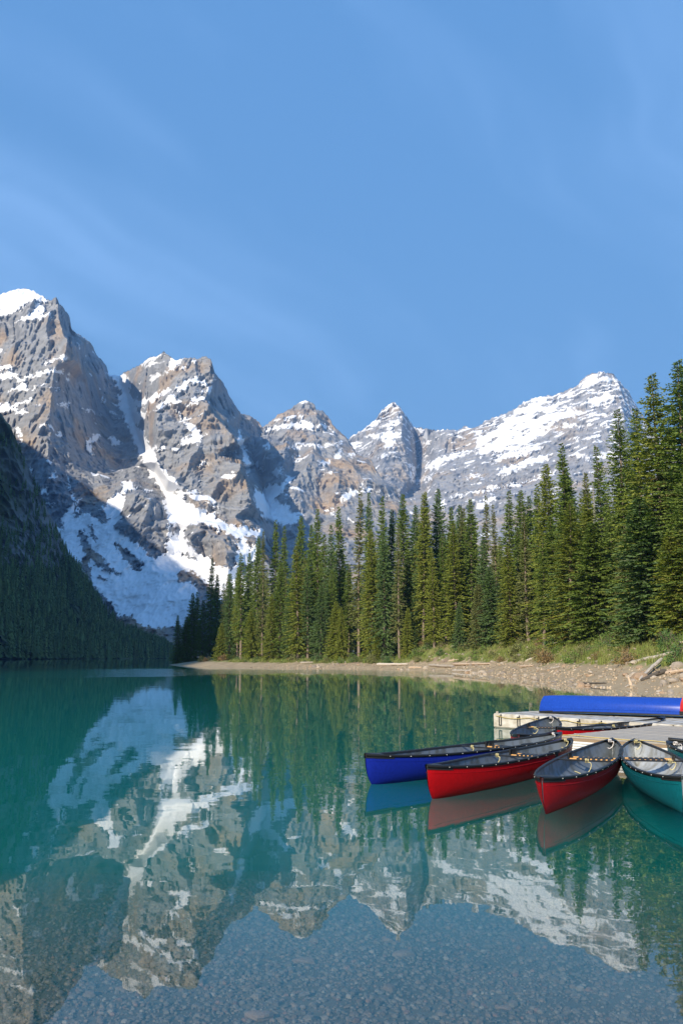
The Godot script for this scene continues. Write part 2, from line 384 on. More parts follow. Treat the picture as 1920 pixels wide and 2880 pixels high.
func camera_and_light() -> void:
	var cam := Camera3D.new()
	cam.name = "camera"
	cam.fov = 58.51
	cam.near = 0.1
	cam.far = 20000.0
	cam.position = Vector3(0, 2.0, 0)
	cam.rotation_degrees = Vector3(9.0, 0, 0)
	add_child(cam)
	cam.current = true

	var sky := ProceduralSkyMaterial.new()
	sky.sky_top_color = Color(0.080, 0.210, 0.450).linear_to_srgb()
	sky.sky_horizon_color = Color(0.165, 0.335, 0.555).linear_to_srgb()
	sky.sky_curve = 0.22
	sky.ground_bottom_color = Color(0.05, 0.12, 0.13).linear_to_srgb()
	sky.ground_horizon_color = Color(0.165, 0.335, 0.555).linear_to_srgb()
	sky.ground_curve = 0.05
	sky.sun_angle_max = 0.1
	sky.sky_cover = cirrus()
	sky.sky_cover_modulate = Color(1, 1, 1, 1)
	var env := Environment.new()
	env.background_mode = Environment.BG_SKY
	env.sky = Sky.new()
	env.sky.sky_material = sky
	env.tonemap_mode = Environment.TONE_MAPPER_LINEAR
	env.tonemap_exposure = 1.58
	env.sdfgi_enabled = true
	env.ssao_enabled = true
	env.ssil_enabled = true
	env.fog_enabled = true
	env.fog_density = 0.00009
	env.fog_light_color = Color(0.55, 0.75, 1.0)
	env.volumetric_fog_enabled = true
	env.volumetric_fog_density = 0.0
	var we := WorldEnvironment.new()
	we.name = "environment"
	we.environment = env
	add_child(we)

	var sun := DirectionalLight3D.new()
	sun.name = "sun"
	sun.light_energy = 1.42
	sun.light_color = Color(1.0, 0.95, 0.87)
	sun.light_angular_distance = 0.5
	sun.shadow_enabled = true
	add_child(sun)
	var a := deg_to_rad(SUN_AZIMUTH)
	var e := deg_to_rad(SUN_HEIGHT)
	var to_sun := Vector3(-sin(a) * cos(e), sin(e), cos(a) * cos(e))
	sun.look_at_from_position(to_sun * 100.0, Vector3.ZERO)


# thin, faint cirrus streaks over the whole sky
func cirrus() -> ImageTexture:
	var w := 1024
	var im := Image.create(w, w / 2, false, Image.FORMAT_RGBA8)
	var f := FastNoiseLite.new()
	f.noise_type = FastNoiseLite.TYPE_SIMPLEX_SMOOTH
	f.frequency = 1.0
	f.fractal_octaves = 4
	f.seed = 3
	for y in w / 2:
		var up := (0.5 - (y + 0.5) / (w / 2.0)) * PI
		for x in w:
			var ar := TAU * x / w
			var d := Vector3(cos(ar) * cos(up), sin(up), sin(ar) * cos(up))
			var h := maxf(d.y, 0.0) + 0.25
			var q := Vector2(d.x, d.z) / h
			var s := Vector2(q.x * 0.8 + q.y * 0.6, -q.x * 0.6 + q.y * 0.8)
			s += Vector2(f.get_noise_2d(s.x * 0.8, s.y * 0.8), f.get_noise_2d(s.x * 0.8 + 9.0, s.y * 0.8)) * 0.12
			var broad := f.get_noise_3d(s.x * 0.5, s.y * 1.7, 0.0) * 0.7 + f.get_noise_3d(s.x * 1.3, s.y * 5.0, 4.0) * 0.3
			var fibre := f.get_noise_3d(s.x * 1.4, s.y * 14.0, 4.0) + f.get_noise_3d(s.x * 2.6, s.y * 30.0, 7.0) * 0.6
			var g := clampf((broad + 0.16) * 0.15 * (1.0 + 0.7 * fibre), 0.0, 0.11) if d.y > 0.0 else 0.0
			im.set_pixel(x, y, Color(0.75, 0.85, 1.0, g))
	return ImageTexture.create_from_image(im)


func materials() -> void:
	M.rock = mat(Color(1, 1, 1), 0.92, true)
	M.rock.metallic_specular = 0.2
	M.foliage = mat(Color(1, 1, 1), 0.75, true)
	M.foliage.metallic_specular = 0.25
	var g := Gradient.new()
	g.set_color(0, Color(0.82, 0.82, 0.82))
	g.set_color(1, Color(1, 1, 1))
	g.set_offset(1, 0.55)
	M.wear = noise_tex(512, 0.02, 5, FastNoiseLite.TYPE_SIMPLEX_SMOOTH, 8, g)
	var stains := Gradient.new()
	stains.set_color(0, Color(0.78, 0.75, 0.69))
	stains.set_color(1, Color(1, 1, 1))
	stains.set_offset(0, 0.25)
	stains.set_offset(1, 0.62)
	M.stains = noise_tex(512, 0.015, 6, FastNoiseLite.TYPE_SIMPLEX_SMOOTH, 28, stains)
	M.bark = mat(Color(1, 1, 1), 0.95, true)


# ------------------------------------------------------------------ mountains
# A rock face is modelled from surveyed points (x, height, distance): they are joined into triangles, the
# triangles are divided finely, and the pieces are pushed out and in along their normals by crags and ledges.
func vec3s(flat: Array) -> Array[Vector3]:
	var r: Array[Vector3] = []
	for i in range(0, flat.size(), 3):
		r.append(Vector3(flat[i], flat[i + 1], -flat[i + 2]))
	return r


func bearing(p: Vector3) -> Vector2:
	return Vector2(p.x / -p.z, (p.y - 2.0) / -p.z) * 1000.0


func outlines(list: Array) -> Array:
	var r := []
	for flat: Array in list:
		var p := PackedVector2Array()
		var box := Rect2(flat[0], flat[1], 0, 0)
		for i in range(0, flat.size(), 2):
			p.append(Vector2(flat[i], flat[i + 1]))
			box = box.expand(Vector2(flat[i], flat[i + 1]))
		r.append([p, box])
	return r


func inside(list: Array, q: Vector2) -> bool:
	for o: Array in list:
		if o[1].has_point(q) and Geometry2D.is_point_in_polygon(q, o[0]):
			return true
	return false


func face(crest_flat: Array, points_flat: Array, step: float, bottom: float, look: Dictionary) -> Dictionary:
	var crest := vec3s(crest_flat)
	var pts: Array[Vector3] = crest.duplicate()
	pts.append_array(vec3s(points_flat))
	var flat := PackedVector2Array()
	for p in pts: flat.append(bearing(p))
	var tris := Geometry2D.triangulate_delaunay(flat)
	var s0 := flat[0].x
	var s1 := flat[crest.size() - 1].x
	var cols := int((s1 - s0) / step)
	var top_max := 0.0
	for i in crest.size(): top_max = maxf(top_max, flat[i].y)
	var rows := int((top_max - bottom) / step)
	var P := PackedVector3Array()
	P.resize(cols * rows)
	var T := PackedVector2Array()
	T.resize(cols * rows)
	var jag: float = look.get("jag", 2.0)
	for i in cols:
		var s := s0 + 0.01 + (s1 - s0 - 0.02) * i / (cols - 1)
		var k := 0
		while k < crest.size() - 2 and flat[k + 1].x < s: k += 1
		var top := lerpf(flat[k].y, flat[k + 1].y, clampf((s - flat[k].x) / maxf(flat[k + 1].x - flat[k].x, 1e-4), 0, 1))
		top += (fine.get_noise_2d(s * 0.22, 7.0) + 0.4) * -jag
		# the slices of the triangles that this column cuts
		var seg := []
		for t in range(0, tris.size(), 3):
			var a := flat[tris[t]]
			var b := flat[tris[t + 1]]
			var d := flat[tris[t + 2]]
			if minf(a.x, minf(b.x, d.x)) > s or maxf(a.x, maxf(b.x, d.x)) < s: continue
			var lo := 1e9
			var hi := -1e9
			var plo := Vector3.ZERO
			var phi := Vector3.ZERO
			for e in 3:
				var u := tris[t + e]
				var w := tris[t + (e + 1) % 3]
				var ux := flat[u].x
				var wx := flat[w].x
				if (ux - s) * (wx - s) > 0.0 or absf(ux - wx) < 1e-6: continue
				var f := (s - ux) / (wx - ux)
				var y := lerpf(flat[u].y, flat[w].y, f)
				var q := pts[u].lerp(pts[w], f)
				if y < lo: lo = y; plo = q
				if y > hi: hi = y; phi = q
			if hi > lo: seg.append([lo, hi, plo, phi])
		seg.sort_custom(func(x: Array, y: Array) -> bool: return x[0] < y[0])
		var m := 0
		for j in rows:
			var tt := bottom + (top - bottom) * j / (rows - 1.0)
			while m < seg.size() - 1 and seg[m][1] < tt: m += 1
			var g: Array = seg[m]
			P[i * rows + j] = (g[2] as Vector3).lerp(g[3], clampf((tt - g[0]) / maxf(g[1] - g[0], 1e-5), 0.0, 1.0))
			T[i * rows + j] = Vector2(s, tt)
	# the joints of the triangles are rounded off
	for pass_ in look.get("smooth", 3):
		var Q := P.duplicate()
		for i in range(1, cols - 1):
			for j in range(1, rows - 1):
				var a := i * rows + j
				Q[a] = P[a] * 0.4 + (P[a - 1] + P[a + 1] + P[a - rows] + P[a + rows]) * 0.15
		P = Q
	var snow := outlines(look.get("snow", []))
	var bare := outlines(look.get("bare", []))
	var dip: float = look.get("dip", 0.1)
	var period: float = look.get("period", 70.0)
	var bench: float = look.get("bench", 10.0)
	var rough: float = look.get("rough", 30.0)
	var wild: float = look.get("wild", 0.0)
	var rock: Color = look.rock
	var warm: Color = look.warm
	# how squarely each place faces the valley: flanks seen edge on stay plain
	var open := PackedFloat32Array()
	open.resize(cols * rows)
	for i in cols:
		for j in rows:
			var a := i * rows + j
			var du := P[mini(i + 2, cols - 1) * rows + j] - P[maxi(i - 2, 0) * rows + j]
			var dv := P[i * rows + mini(j + 2, rows - 1)] - P[i * rows + maxi(j - 2, 0)]
			open[a] = 0.85 + 0.15 * smoothstep(0.12, 0.42, absf(du.cross(dv).normalized().dot(P[a].normalized())))
	var D := P.duplicate()
	var C := PackedColorArray()
	C.resize(cols * rows)
	for i in cols:
		for j in rows:
			var a := i * rows + j
			var p := P[a]
			var q := T[a]
			var wq := q + Vector2(soft.get_noise_2d(q.x * 0.16, q.y * 0.16), soft.get_noise_2d(q.x * 0.16 + 50.0, q.y * 0.16)) * 2.6 + Vector2(soft.get_noise_2d(q.x * 0.55, q.y * 0.55 + 30.0), soft.get_noise_2d(q.x * 0.55 + 80.0, q.y * 0.55)) * 1.3
			var white := inside(snow, wq)
			if white and bare.size() and inside(bare, wq): white = false
			var cr := crag.get_noise_3d(p.x / 200.0, p.y / 520.0, p.z / 260.0)
			var flute := crag.get_noise_3d(p.x / 48.0 + 9.0, p.y / 260.0, p.z / 80.0)
			var small := fine.get_noise_3d(p.x / 13.0, p.y / 22.0, p.z / 22.0)
			var lay := p.y + p.x * dip + soft.get_noise_3d(p.x / 160.0, p.y / 160.0, p.z / 160.0) * 20.0 + small * 3.0
			var layer := lay / period
			var fr := layer - floorf(layer)
			var step_ := fr - 0.5 if fr < 0.82 else (1.0 - fr) / 0.18 - 0.5
			var thin := lay / (period * 0.29) + 0.3
			var fr2 := thin - floorf(thin)
			var step2 := fr2 - 0.5 if fr2 < 0.78 else (1.0 - fr2) / 0.22 - 0.5
			var gate := soft.get_noise_3d(p.x / 90.0 + 20.0, p.y / 60.0, p.z / 90.0)
			if wild > 0.0 and not white:
				var hi: float = (q.y - look.snow_low) / (look.snow_high - look.snow_low)
				var band := soft.get_noise_3d(p.x / 150.0, (p.y + p.x * dip) / 15.0, p.z / 300.0) * 0.5 + fine.get_noise_3d(p.x / 60.0, (p.y + p.x * dip) / 17.0, p.z / 90.0) * 0.6
				white = band + clampf(hi, -1.0, 1.0) * 0.48 - 0.46 > 0.0
			if white and look.has("speckle") and fine.get_noise_3d(p.x / 120.0, lay / 34.0, p.z / 150.0) + 0.3 * soft.get_noise_3d(p.x / 26.0, lay / 12.0, p.z / 40.0) < -0.24: white = false
			if not white and fr > 0.80 and gate > look.get("ledge", 0.25): white = true
			if not white and fr2 > 0.74 and gate + small * 0.25 > look.get("ledge", 0.25) + 0.12 and q.y > look.get("ledge_low", 150.0): white = true
			# crags and ledges stand out towards the valley
			var n := Vector3(-p.x, 0, -p.z).normalized()
			var out := (cr - 0.1) * rough + (flute - 0.1) * rough * 0.26 + small * 2.5 + step_ * bench + step2 * bench * 0.42
			if white: out = (cr - 0.1) * rough * 0.6 + step_ * bench * 0.6 + 7.0 + fine.get_noise_3d(p.x / 60.0, p.y / 60.0, p.z / 60.0) * 1.5 + 1.0
			var calm := open[a]
			if j > rows - 5: calm = 0.25
			D[a] = p + n * (out * calm)
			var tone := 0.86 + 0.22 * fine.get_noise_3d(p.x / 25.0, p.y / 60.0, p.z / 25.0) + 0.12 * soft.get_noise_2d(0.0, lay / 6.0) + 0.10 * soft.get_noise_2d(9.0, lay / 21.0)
			if white:
				var dirt := clampf(fine.get_noise_3d(p.x / 30.0 + p.y / 60.0, p.y / 120.0, p.z / 60.0) - 0.15, 0.0, 1.0)
				C[a] = Color(0.86, 0.87, 0.89).lerp(Color(0.62, 0.58, 0.54), dirt * 0.7 if look.get("dirty", false) and q.y < 130.0 else 0.0)
			else:
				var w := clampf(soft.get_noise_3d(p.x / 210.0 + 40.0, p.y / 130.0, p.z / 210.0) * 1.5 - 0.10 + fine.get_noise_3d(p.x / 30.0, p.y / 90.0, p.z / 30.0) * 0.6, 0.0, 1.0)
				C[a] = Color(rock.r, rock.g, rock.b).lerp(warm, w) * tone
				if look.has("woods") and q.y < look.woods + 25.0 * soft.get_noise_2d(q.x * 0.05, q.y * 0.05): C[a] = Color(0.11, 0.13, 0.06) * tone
			C[a].a = 1.0
	return {"p": D, "c": C, "t": T, "cols": cols, "rows": rows}


# one mountain out of a face: the cells that belong(bearing) accepts, with its far side behind the crest
func mountain(called: String, f: Dictionary, belongs: Callable, label: String) -> Node3D:
	var cols: int = f.cols
	var rows: int = f.rows
	var P: PackedVector3Array = f.p
	var T: PackedVector2Array = f.t
	var C: PackedColorArray = f.c
	var place := PackedInt32Array()
	place.resize(cols * rows)
	place.fill(-1)
	var v := PackedVector3Array()
	var c := PackedColorArray()
	var ix := PackedInt32Array()
	for i in cols - 1:
		for j in rows - 1:
			var a := i * rows + j
			if not belongs.call(T[a]): continue
			var k := [a, a + 1, a + rows + 1, a + rows]
			for w: int in k:
				if place[w] < 0:
					place[w] = v.size()
					v.append(P[w])
					c.append(C[w])
			for w: int in [0, 1, 2, 0, 2, 3]: ix.append(place[k[w]])
			if j == 0:   # the foot runs down to the valley floor
				var foot := []
				for w: int in [k[0], k[3]]:
					foot.append(v.size())
					v.append(Vector3(P[w].x * 0.86, -8.0, P[w].z * 0.86))
					c.append(C[w])
				for w: int in [foot[0], place[k[0]], place[k[3]], foot[0], place[k[3]], foot[1]]: ix.append(w)
			if j == rows - 2:   # the back slope
				var last := [k[1], k[2]]
				var prev := [place[k[1]], place[k[2]]]
				for drop: Vector2 in [Vector2(40, -12), Vector2(220, -190), Vector2(900, -900)]:
					var now := []
					for w: int in last:
						var away := Vector3(P[w].x, 0, P[w].z).normalized()
						now.append(v.size())
						v.append(P[w] + away * drop.x + Vector3(0, drop.y, 0))
						c.append(C[w])
					for w: int in [prev[0], now[0], now[1], prev[0], now[1], prev[1]]: ix.append(w)
					prev = now
	var n := PackedVector3Array()
	n.resize(v.size())
	for t in range(0, ix.size(), 3):
		var m := (v[ix[t + 2]] - v[ix[t]]).cross(v[ix[t + 1]] - v[ix[t]])
		n[ix[t]] += m; n[ix[t + 1]] += m; n[ix[t + 2]] += m
	for t in n.size(): n[t] = n[t].normalized()
	var arr := []
	arr.resize(Mesh.ARRAY_MAX)
	arr[Mesh.ARRAY_VERTEX] = v
	arr[Mesh.ARRAY_NORMAL] = n
	arr[Mesh.ARRAY_COLOR] = c
	arr[Mesh.ARRAY_INDEX] = ix
	var mesh := ArrayMesh.new()
	mesh.add_surface_from_arrays(Mesh.PRIMITIVE_TRIANGLES, arr)
	var o := obj(called, mesh, M.rock)
	tag(o, label, "", "", "structure")
	return o


func gully(t: float) -> float:   # where the snow couloir runs between the two western peaks
	return lerpf(-192.0, -252.0, clampf((t - 105.0) / 200.0, 0.0, 1.0))


func peaks() -> void:
	var west := face(WEST_CREST, WEST_POINTS, 0.85, 4.6, {"snow": WEST_SNOW, "bare": WEST_BARE, "rock": Color(0.30, 0.30, 0.30), "warm": Color(0.38, 0.295, 0.21), "dip": 0.10, "period": 74.0, "bench": 13.0, "rough": 50.0, "ledge": 0.62, "dirty": true})
	mountain("mountain", west, func(q: Vector2) -> bool: return q.y > 118.0 and q.x < gully(q.y), "tall grey cliff peak with a snow cap beside the snow couloir")
	mountain("mountain", west, func(q: Vector2) -> bool: return q.y > 118.0 and q.x >= gully(q.y), "grey and tan rock peak with two summits beyond the snow couloir")
	mountain("snow_slope", west, func(q: Vector2) -> bool: return q.y <= 118.0, "snowfield and scree fan below the western cliffs")
	var north := face(NORTH_CREST, NORTH_POINTS, 0.85, 32.0, {"snow": NORTH_SNOW, "rock": Color(0.30, 0.30, 0.30), "warm": Color(0.39, 0.30, 0.21), "dip": -0.03, "period": 80.0, "bench": 16.0, "rough": 52.0, "ledge": 0.52})
	mountain("mountain", north, func(_q: Vector2) -> bool: return true, "pyramid peak with a level snow ledge below its tan summit block")
	var east := face(EAST_CREST, EAST_POINTS, 0.85, 32.0, {"snow": EAST_SNOW, "rock": Color(0.32, 0.32, 0.325), "warm": Color(0.41, 0.34, 0.26), "dip": -0.26, "period": 92.0, "bench": 20.0, "rough": 48.0, "ledge": 0.50, "wild": 1.0, "speckle": true, "snow_low": 205.0, "snow_high": 300.0})
	mountain("mountain", east, func(q: Vector2) -> bool: return q.x < 90.0, "pointed snow-banded peak at the head of the long ridge")
	mountain("mountain", east, func(q: Vector2) -> bool: return q.x >= 90.0, "long snow-covered ridge with slanting rock bands above the forest")


func west_ridge() -> void:
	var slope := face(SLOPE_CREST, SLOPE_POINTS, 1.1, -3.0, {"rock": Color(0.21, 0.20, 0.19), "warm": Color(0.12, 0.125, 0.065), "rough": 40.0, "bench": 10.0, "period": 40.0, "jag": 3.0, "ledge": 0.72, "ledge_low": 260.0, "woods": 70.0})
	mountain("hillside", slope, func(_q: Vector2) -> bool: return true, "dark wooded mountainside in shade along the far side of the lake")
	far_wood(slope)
	# the mountain west of the lake, outside the picture, whose shadow lies on the far end of the lake
	var crest := [Vector3(-430, 40, 900), Vector3(-440, 270, 720), Vector3(-470, 455, 545), Vector3(-500, 520, 350), Vector3(-570, 540, 40), Vector3(-700, 610, -300), Vector3(-850, 715, -650), Vector3(-1050, 850, -1100), Vector3(-1350, 980, -1700), Vector3(-1700, 1000, -2400)]
	var st := MB.new()
	st.colored = true
	var p := PackedVector3Array()
	var rows := 60
	var cols := 26
	for i in rows:
		var u := float(i) / (rows - 1) * (crest.size() - 1)
		var k := mini(int(u), crest.size() - 2)
		var top: Vector3 = (crest[k] as Vector3).lerp(crest[k + 1], u - k)
		for j in cols:
			var w := float(j) / (cols - 1)     # 0 at the lake, 0.6 at the crest, 1 behind
			var x := 0.0
			var y := 0.0
			var foot := minf(-150.0, top.z * 0.42 - 60.0) if top.z < 0 else -150.0 - top.z * 0.1
			if w <= 0.6:
				x = lerpf(foot, top.x, w / 0.6)
				y = lerpf(-4.0, top.y, pow(w / 0.6, 1.15))
			else:
				x = lerpf(top.x, top.x * 2.0 - foot, (w - 0.6) / 0.4)
				y = lerpf(top.y, -4.0, (w - 0.6) / 0.4)
			var q := Vector3(x, y, top.z)
			p.append(q + Vector3(crag.get_noise_3d(x / 150.0, y / 150.0, top.z / 150.0) * 18.0, crag.get_noise_3d(x / 120.0, 5.0, top.z / 120.0) * minf(y * 0.1, 22.0), 0))
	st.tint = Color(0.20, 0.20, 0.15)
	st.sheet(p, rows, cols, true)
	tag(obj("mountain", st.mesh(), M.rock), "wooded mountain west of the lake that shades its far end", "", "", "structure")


# ------------------------------------------------------------------ shore, lake bed, water
var shoreline := PackedVector2Array()
var land := PackedVector2Array()


func shore_outline() -> void:
	for p: Array in [[40, 14], [37, -8], [34, -24], [28, -38], [22.5, -46], [19, -51.9], [17.8, -54.5], [17.5, -60.6], [17, -70.4], [17.4, -89.3], [16.7, -112.5], [13.7, -135.3], [8, -146.8], [1.1, -152], [-7, -161], [-14.7, -169.9], [-24.6, -184.4], [-31.8, -197], [-39, -214], [-43.8, -236], [-44, -262], [-34, -285], [-5, -305], [60, -335], [170, -350]]:
		shoreline.append(Vector2(p[0], p[1]))
	land = shoreline.duplicate()
	land.append(Vector2(170, 14))


# metres inland from the waterline, negative on the lake
func inland(x: float, z: float) -> float:
	var q := Vector2(x, z)
	var d := 1e9
	for i in shoreline.size() - 1:
		var a := shoreline[i]
		var b := shoreline[i + 1]
		var ab := b - a
		var f := clampf((q - a).dot(ab) / ab.length_squared(), 0.0, 1.0)
		d = minf(d, q.distance_squared_to(a + ab * f))
	d = sqrt(d)
	return d if Geometry2D.is_point_in_polygon(q, land) else -d


func height_at(x: float, z: float, d: float) -> float:
	var near_bed := -(0.30 + 0.085 * maxf(0.0, -z - 5.0) + 0.0035 * pow(maxf(0.0, -z - 5.0), 2.0)) + maxf(0.0, z + 1.0) * 0.25
	near_bed = maxf(near_bed, -7.0)
	var wob := soft.get_noise_2d(x * 0.09, z * 0.09)
	if d < 0.0:
		return minf(maxf(near_bed, -0.10 * -d - 0.02), 0.4) + wob * 0.06
	var w := beach_width(x)
	var k := smoothstep(8.0, 17.0, x)
	var y := lerpf(0.14, 0.28, k) * minf(d, w) + 0.03 * soft.get_noise_2d(x * 0.5, z * 0.5) * minf(d, 3.0)
	if d > w:
		y += lerpf(0.7, 3.1, k) * (1.0 - exp(-(d - w) / 5.0)) + 0.02 * (d - w)
		y += wob * 0.45 * minf((d - w) * 0.2, 1.0) + soft.get_noise_2d(x * 0.35, z * 0.35) * 0.15 * minf((d - w) * 0.3, 1.0)
	return y + maxf(near_bed, 0.0)


func beach_width(x: float) -> float:
	return lerpf(6.4, 4.8, smoothstep(8.0, 16.0, x))


func ground_y(x: float, z: float) -> float:
	return height_at(x, z, inland(x, z))


func ground_sheets() -> void:
	# beach, bank and forest floor
	var x0 := -62.0
	var z0 := 12.0
	var step := 1.3
	var cols := int(230.0 / step)
	var rows := int(365.0 / step)
	var p := PackedVector3Array()
	var st := MB.new()
	st.colored = true
	var colors := PackedColorArray()
	for r in rows:
		for q in cols:
			var x := x0 + q * step
			var z := z0 - r * step
			var d := inland(x, z)
			var y := height_at(x, z, d)
			if z > -24.0 and x < 20.0: y -= 0.15
			p.append(Vector3(x, y, z))
			var g := fine.get_noise_2d(x * 0.5, z * 0.5)
			var g2 := fine.get_noise_2d(x * 0.11 + 40.0, z * 0.11)
			var w := beach_width(x) + g * 1.6
			var stone := Color(0.37, 0.295, 0.195) * (1.0 + 0.35 * g)
			if d < w:
				colors.append(stone)
			else:
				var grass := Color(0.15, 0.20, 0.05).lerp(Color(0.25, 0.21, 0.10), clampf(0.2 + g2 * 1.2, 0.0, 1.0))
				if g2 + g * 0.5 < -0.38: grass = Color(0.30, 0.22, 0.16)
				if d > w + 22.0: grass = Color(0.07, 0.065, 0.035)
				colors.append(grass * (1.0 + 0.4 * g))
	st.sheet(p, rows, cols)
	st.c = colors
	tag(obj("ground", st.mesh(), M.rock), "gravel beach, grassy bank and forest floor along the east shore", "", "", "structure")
	# the near lake bed in finer relief
	st = MB.new()
	st.colored = true
	p = PackedVector3Array()
	colors = PackedColorArray()
	step = 0.16
	cols = int(34.0 / step)
	rows = int(34.0 / step)
	for r in rows:
		for q in cols:
			var x := -17.0 + q * step
			var z := 6.0 - r * step
			var d := -40.0
			if x > 8.0: d = inland(x, z)
			var b := fine.get_noise_2d(x * 2.1, z * 2.1)
			p.append(Vector3(x, height_at(x, z, d) + b * 0.02, z))
			colors.append(Color(0.10, 0.09, 0.07) * (1.0 + 0.5 * b + 0.5 * fine.get_noise_2d(x * 0.7, z * 0.7)))
	st.sheet(p, rows, cols)
	st.c = colors
	tag(obj("lake_bed", st.mesh(), M.rock), "gravel bed of the lake under shallow water", "", "", "structure")
	st = MB.new()
	st.quad(Vector3(-900, -7.4, 40), Vector3(-900, -7.4, -1500), Vector3(260, -7.4, -1500), Vector3(260, -7.4, 40))
	tag(obj("lake_floor", st.mesh(), mat(Color(0.10, 0.14, 0.13), 0.9)), "silt floor of the deep lake", "", "", "structure")
	gravel()


func pebble(seed_: int, flat_: float) -> ArrayMesh:
	var r := RandomNumberGenerator.new()
	r.seed = seed_
	var st := MB.new()
	var rows := 5
	var cols := 7
	var rad := []
	for i in rows * cols: rad.append(r.randf_range(0.78, 1.15))
	var pt := func(i: int, k: int) -> Vector3:
		var lat := PI * i / (rows - 1) - PI / 2.0
		var lon := TAU * (k % cols) / cols
		var m: float = 1.0 if i == 0 or i == rows - 1 else rad[i * cols + k % cols]
		return Vector3(cos(lat) * cos(lon) * 0.5 * m, sin(lat) * 0.5 * flat_ * m, cos(lat) * sin(lon) * 0.42 * m)
	for i in rows - 1:
		for k in cols:
			var a: Vector3 = pt.call(i, k)
			var b: Vector3 = pt.call(i + 1, k)
			var c: Vector3 = pt.call(i + 1, k + 1)
			var d: Vector3 = pt.call(i, k + 1)
			if i > 0: st.tri(a, d, c)
			if i < rows - 2: st.tri(a, c, b)
	return st.mesh()


func scatter(called: String, mesh: Mesh, material: Material, places: Array, tints: Array, label: String) -> void:
	var mm := MultiMesh.new()
	mm.transform_format = MultiMesh.TRANSFORM_3D
	mm.use_colors = true
	mm.mesh = mesh
	mm.instance_count = places.size()
	for i in places.size():
		mm.set_instance_transform(i, places[i])
		mm.set_instance_color(i, tints[i])
	var o := MultiMeshInstance3D.new()
	o.multimesh = mm
	o.material_override = material
	o.name = numbered(called)
	add_child(o, true)
	tag(o, label, "", "", "stuff")


func gravel() -> void:
	var m := mat(Color(1, 1, 1), 0.7, true)
	for kind in 4:
		var mesh := pebble(100 + kind, [0.55, 0.7, 0.45, 0.6][kind])
		var at := []
		var tint := []
		for i in 15000:
			var z := -4.2 - pow(rng.randf(), 1.5) * 14.0
			var half := -z * 0.42 + 0.6
			var x := rng.randf_range(-half, half)
			var s := 0.018 + 0.045 * pow(rng.randf(), 3.0)
			if i % 400 == 0: s = rng.randf_range(0.08, 0.12)
			s *= lerpf(1.0, 1.4, clampf((-z - 6.0) / 8.0, 0.0, 1.0))
			var y := height_at(x, z, -40.0) + fine.get_noise_2d(x * 2.1, z * 2.1) * 0.02
			var b := Basis.from_euler(Vector3(rng.randf_range(-0.3, 0.3), rng.randf() * TAU, rng.randf_range(-0.3, 0.3))).scaled(Vector3.ONE * s)
			at.append(Transform3D(b, Vector3(x, y + s * 0.12, z)))
			var c := Color(0.22, 0.20, 0.17)
			var pick := rng.randf()
			if pick < 0.25: c = Color(0.26, 0.19, 0.14)
			elif pick < 0.45: c = Color(0.15, 0.155, 0.15)
			elif pick < 0.53: c = Color(0.44, 0.41, 0.35)
			elif pick < 0.58: c = Color(0.33, 0.17, 0.12)
			tint.append(c.lerp(Color(0.20, 0.185, 0.16), 0.45) * rng.randf_range(0.32, 0.60))
		scatter("gravel", mesh, m, at, tint, "rounded gravel on the bed of the shallows")


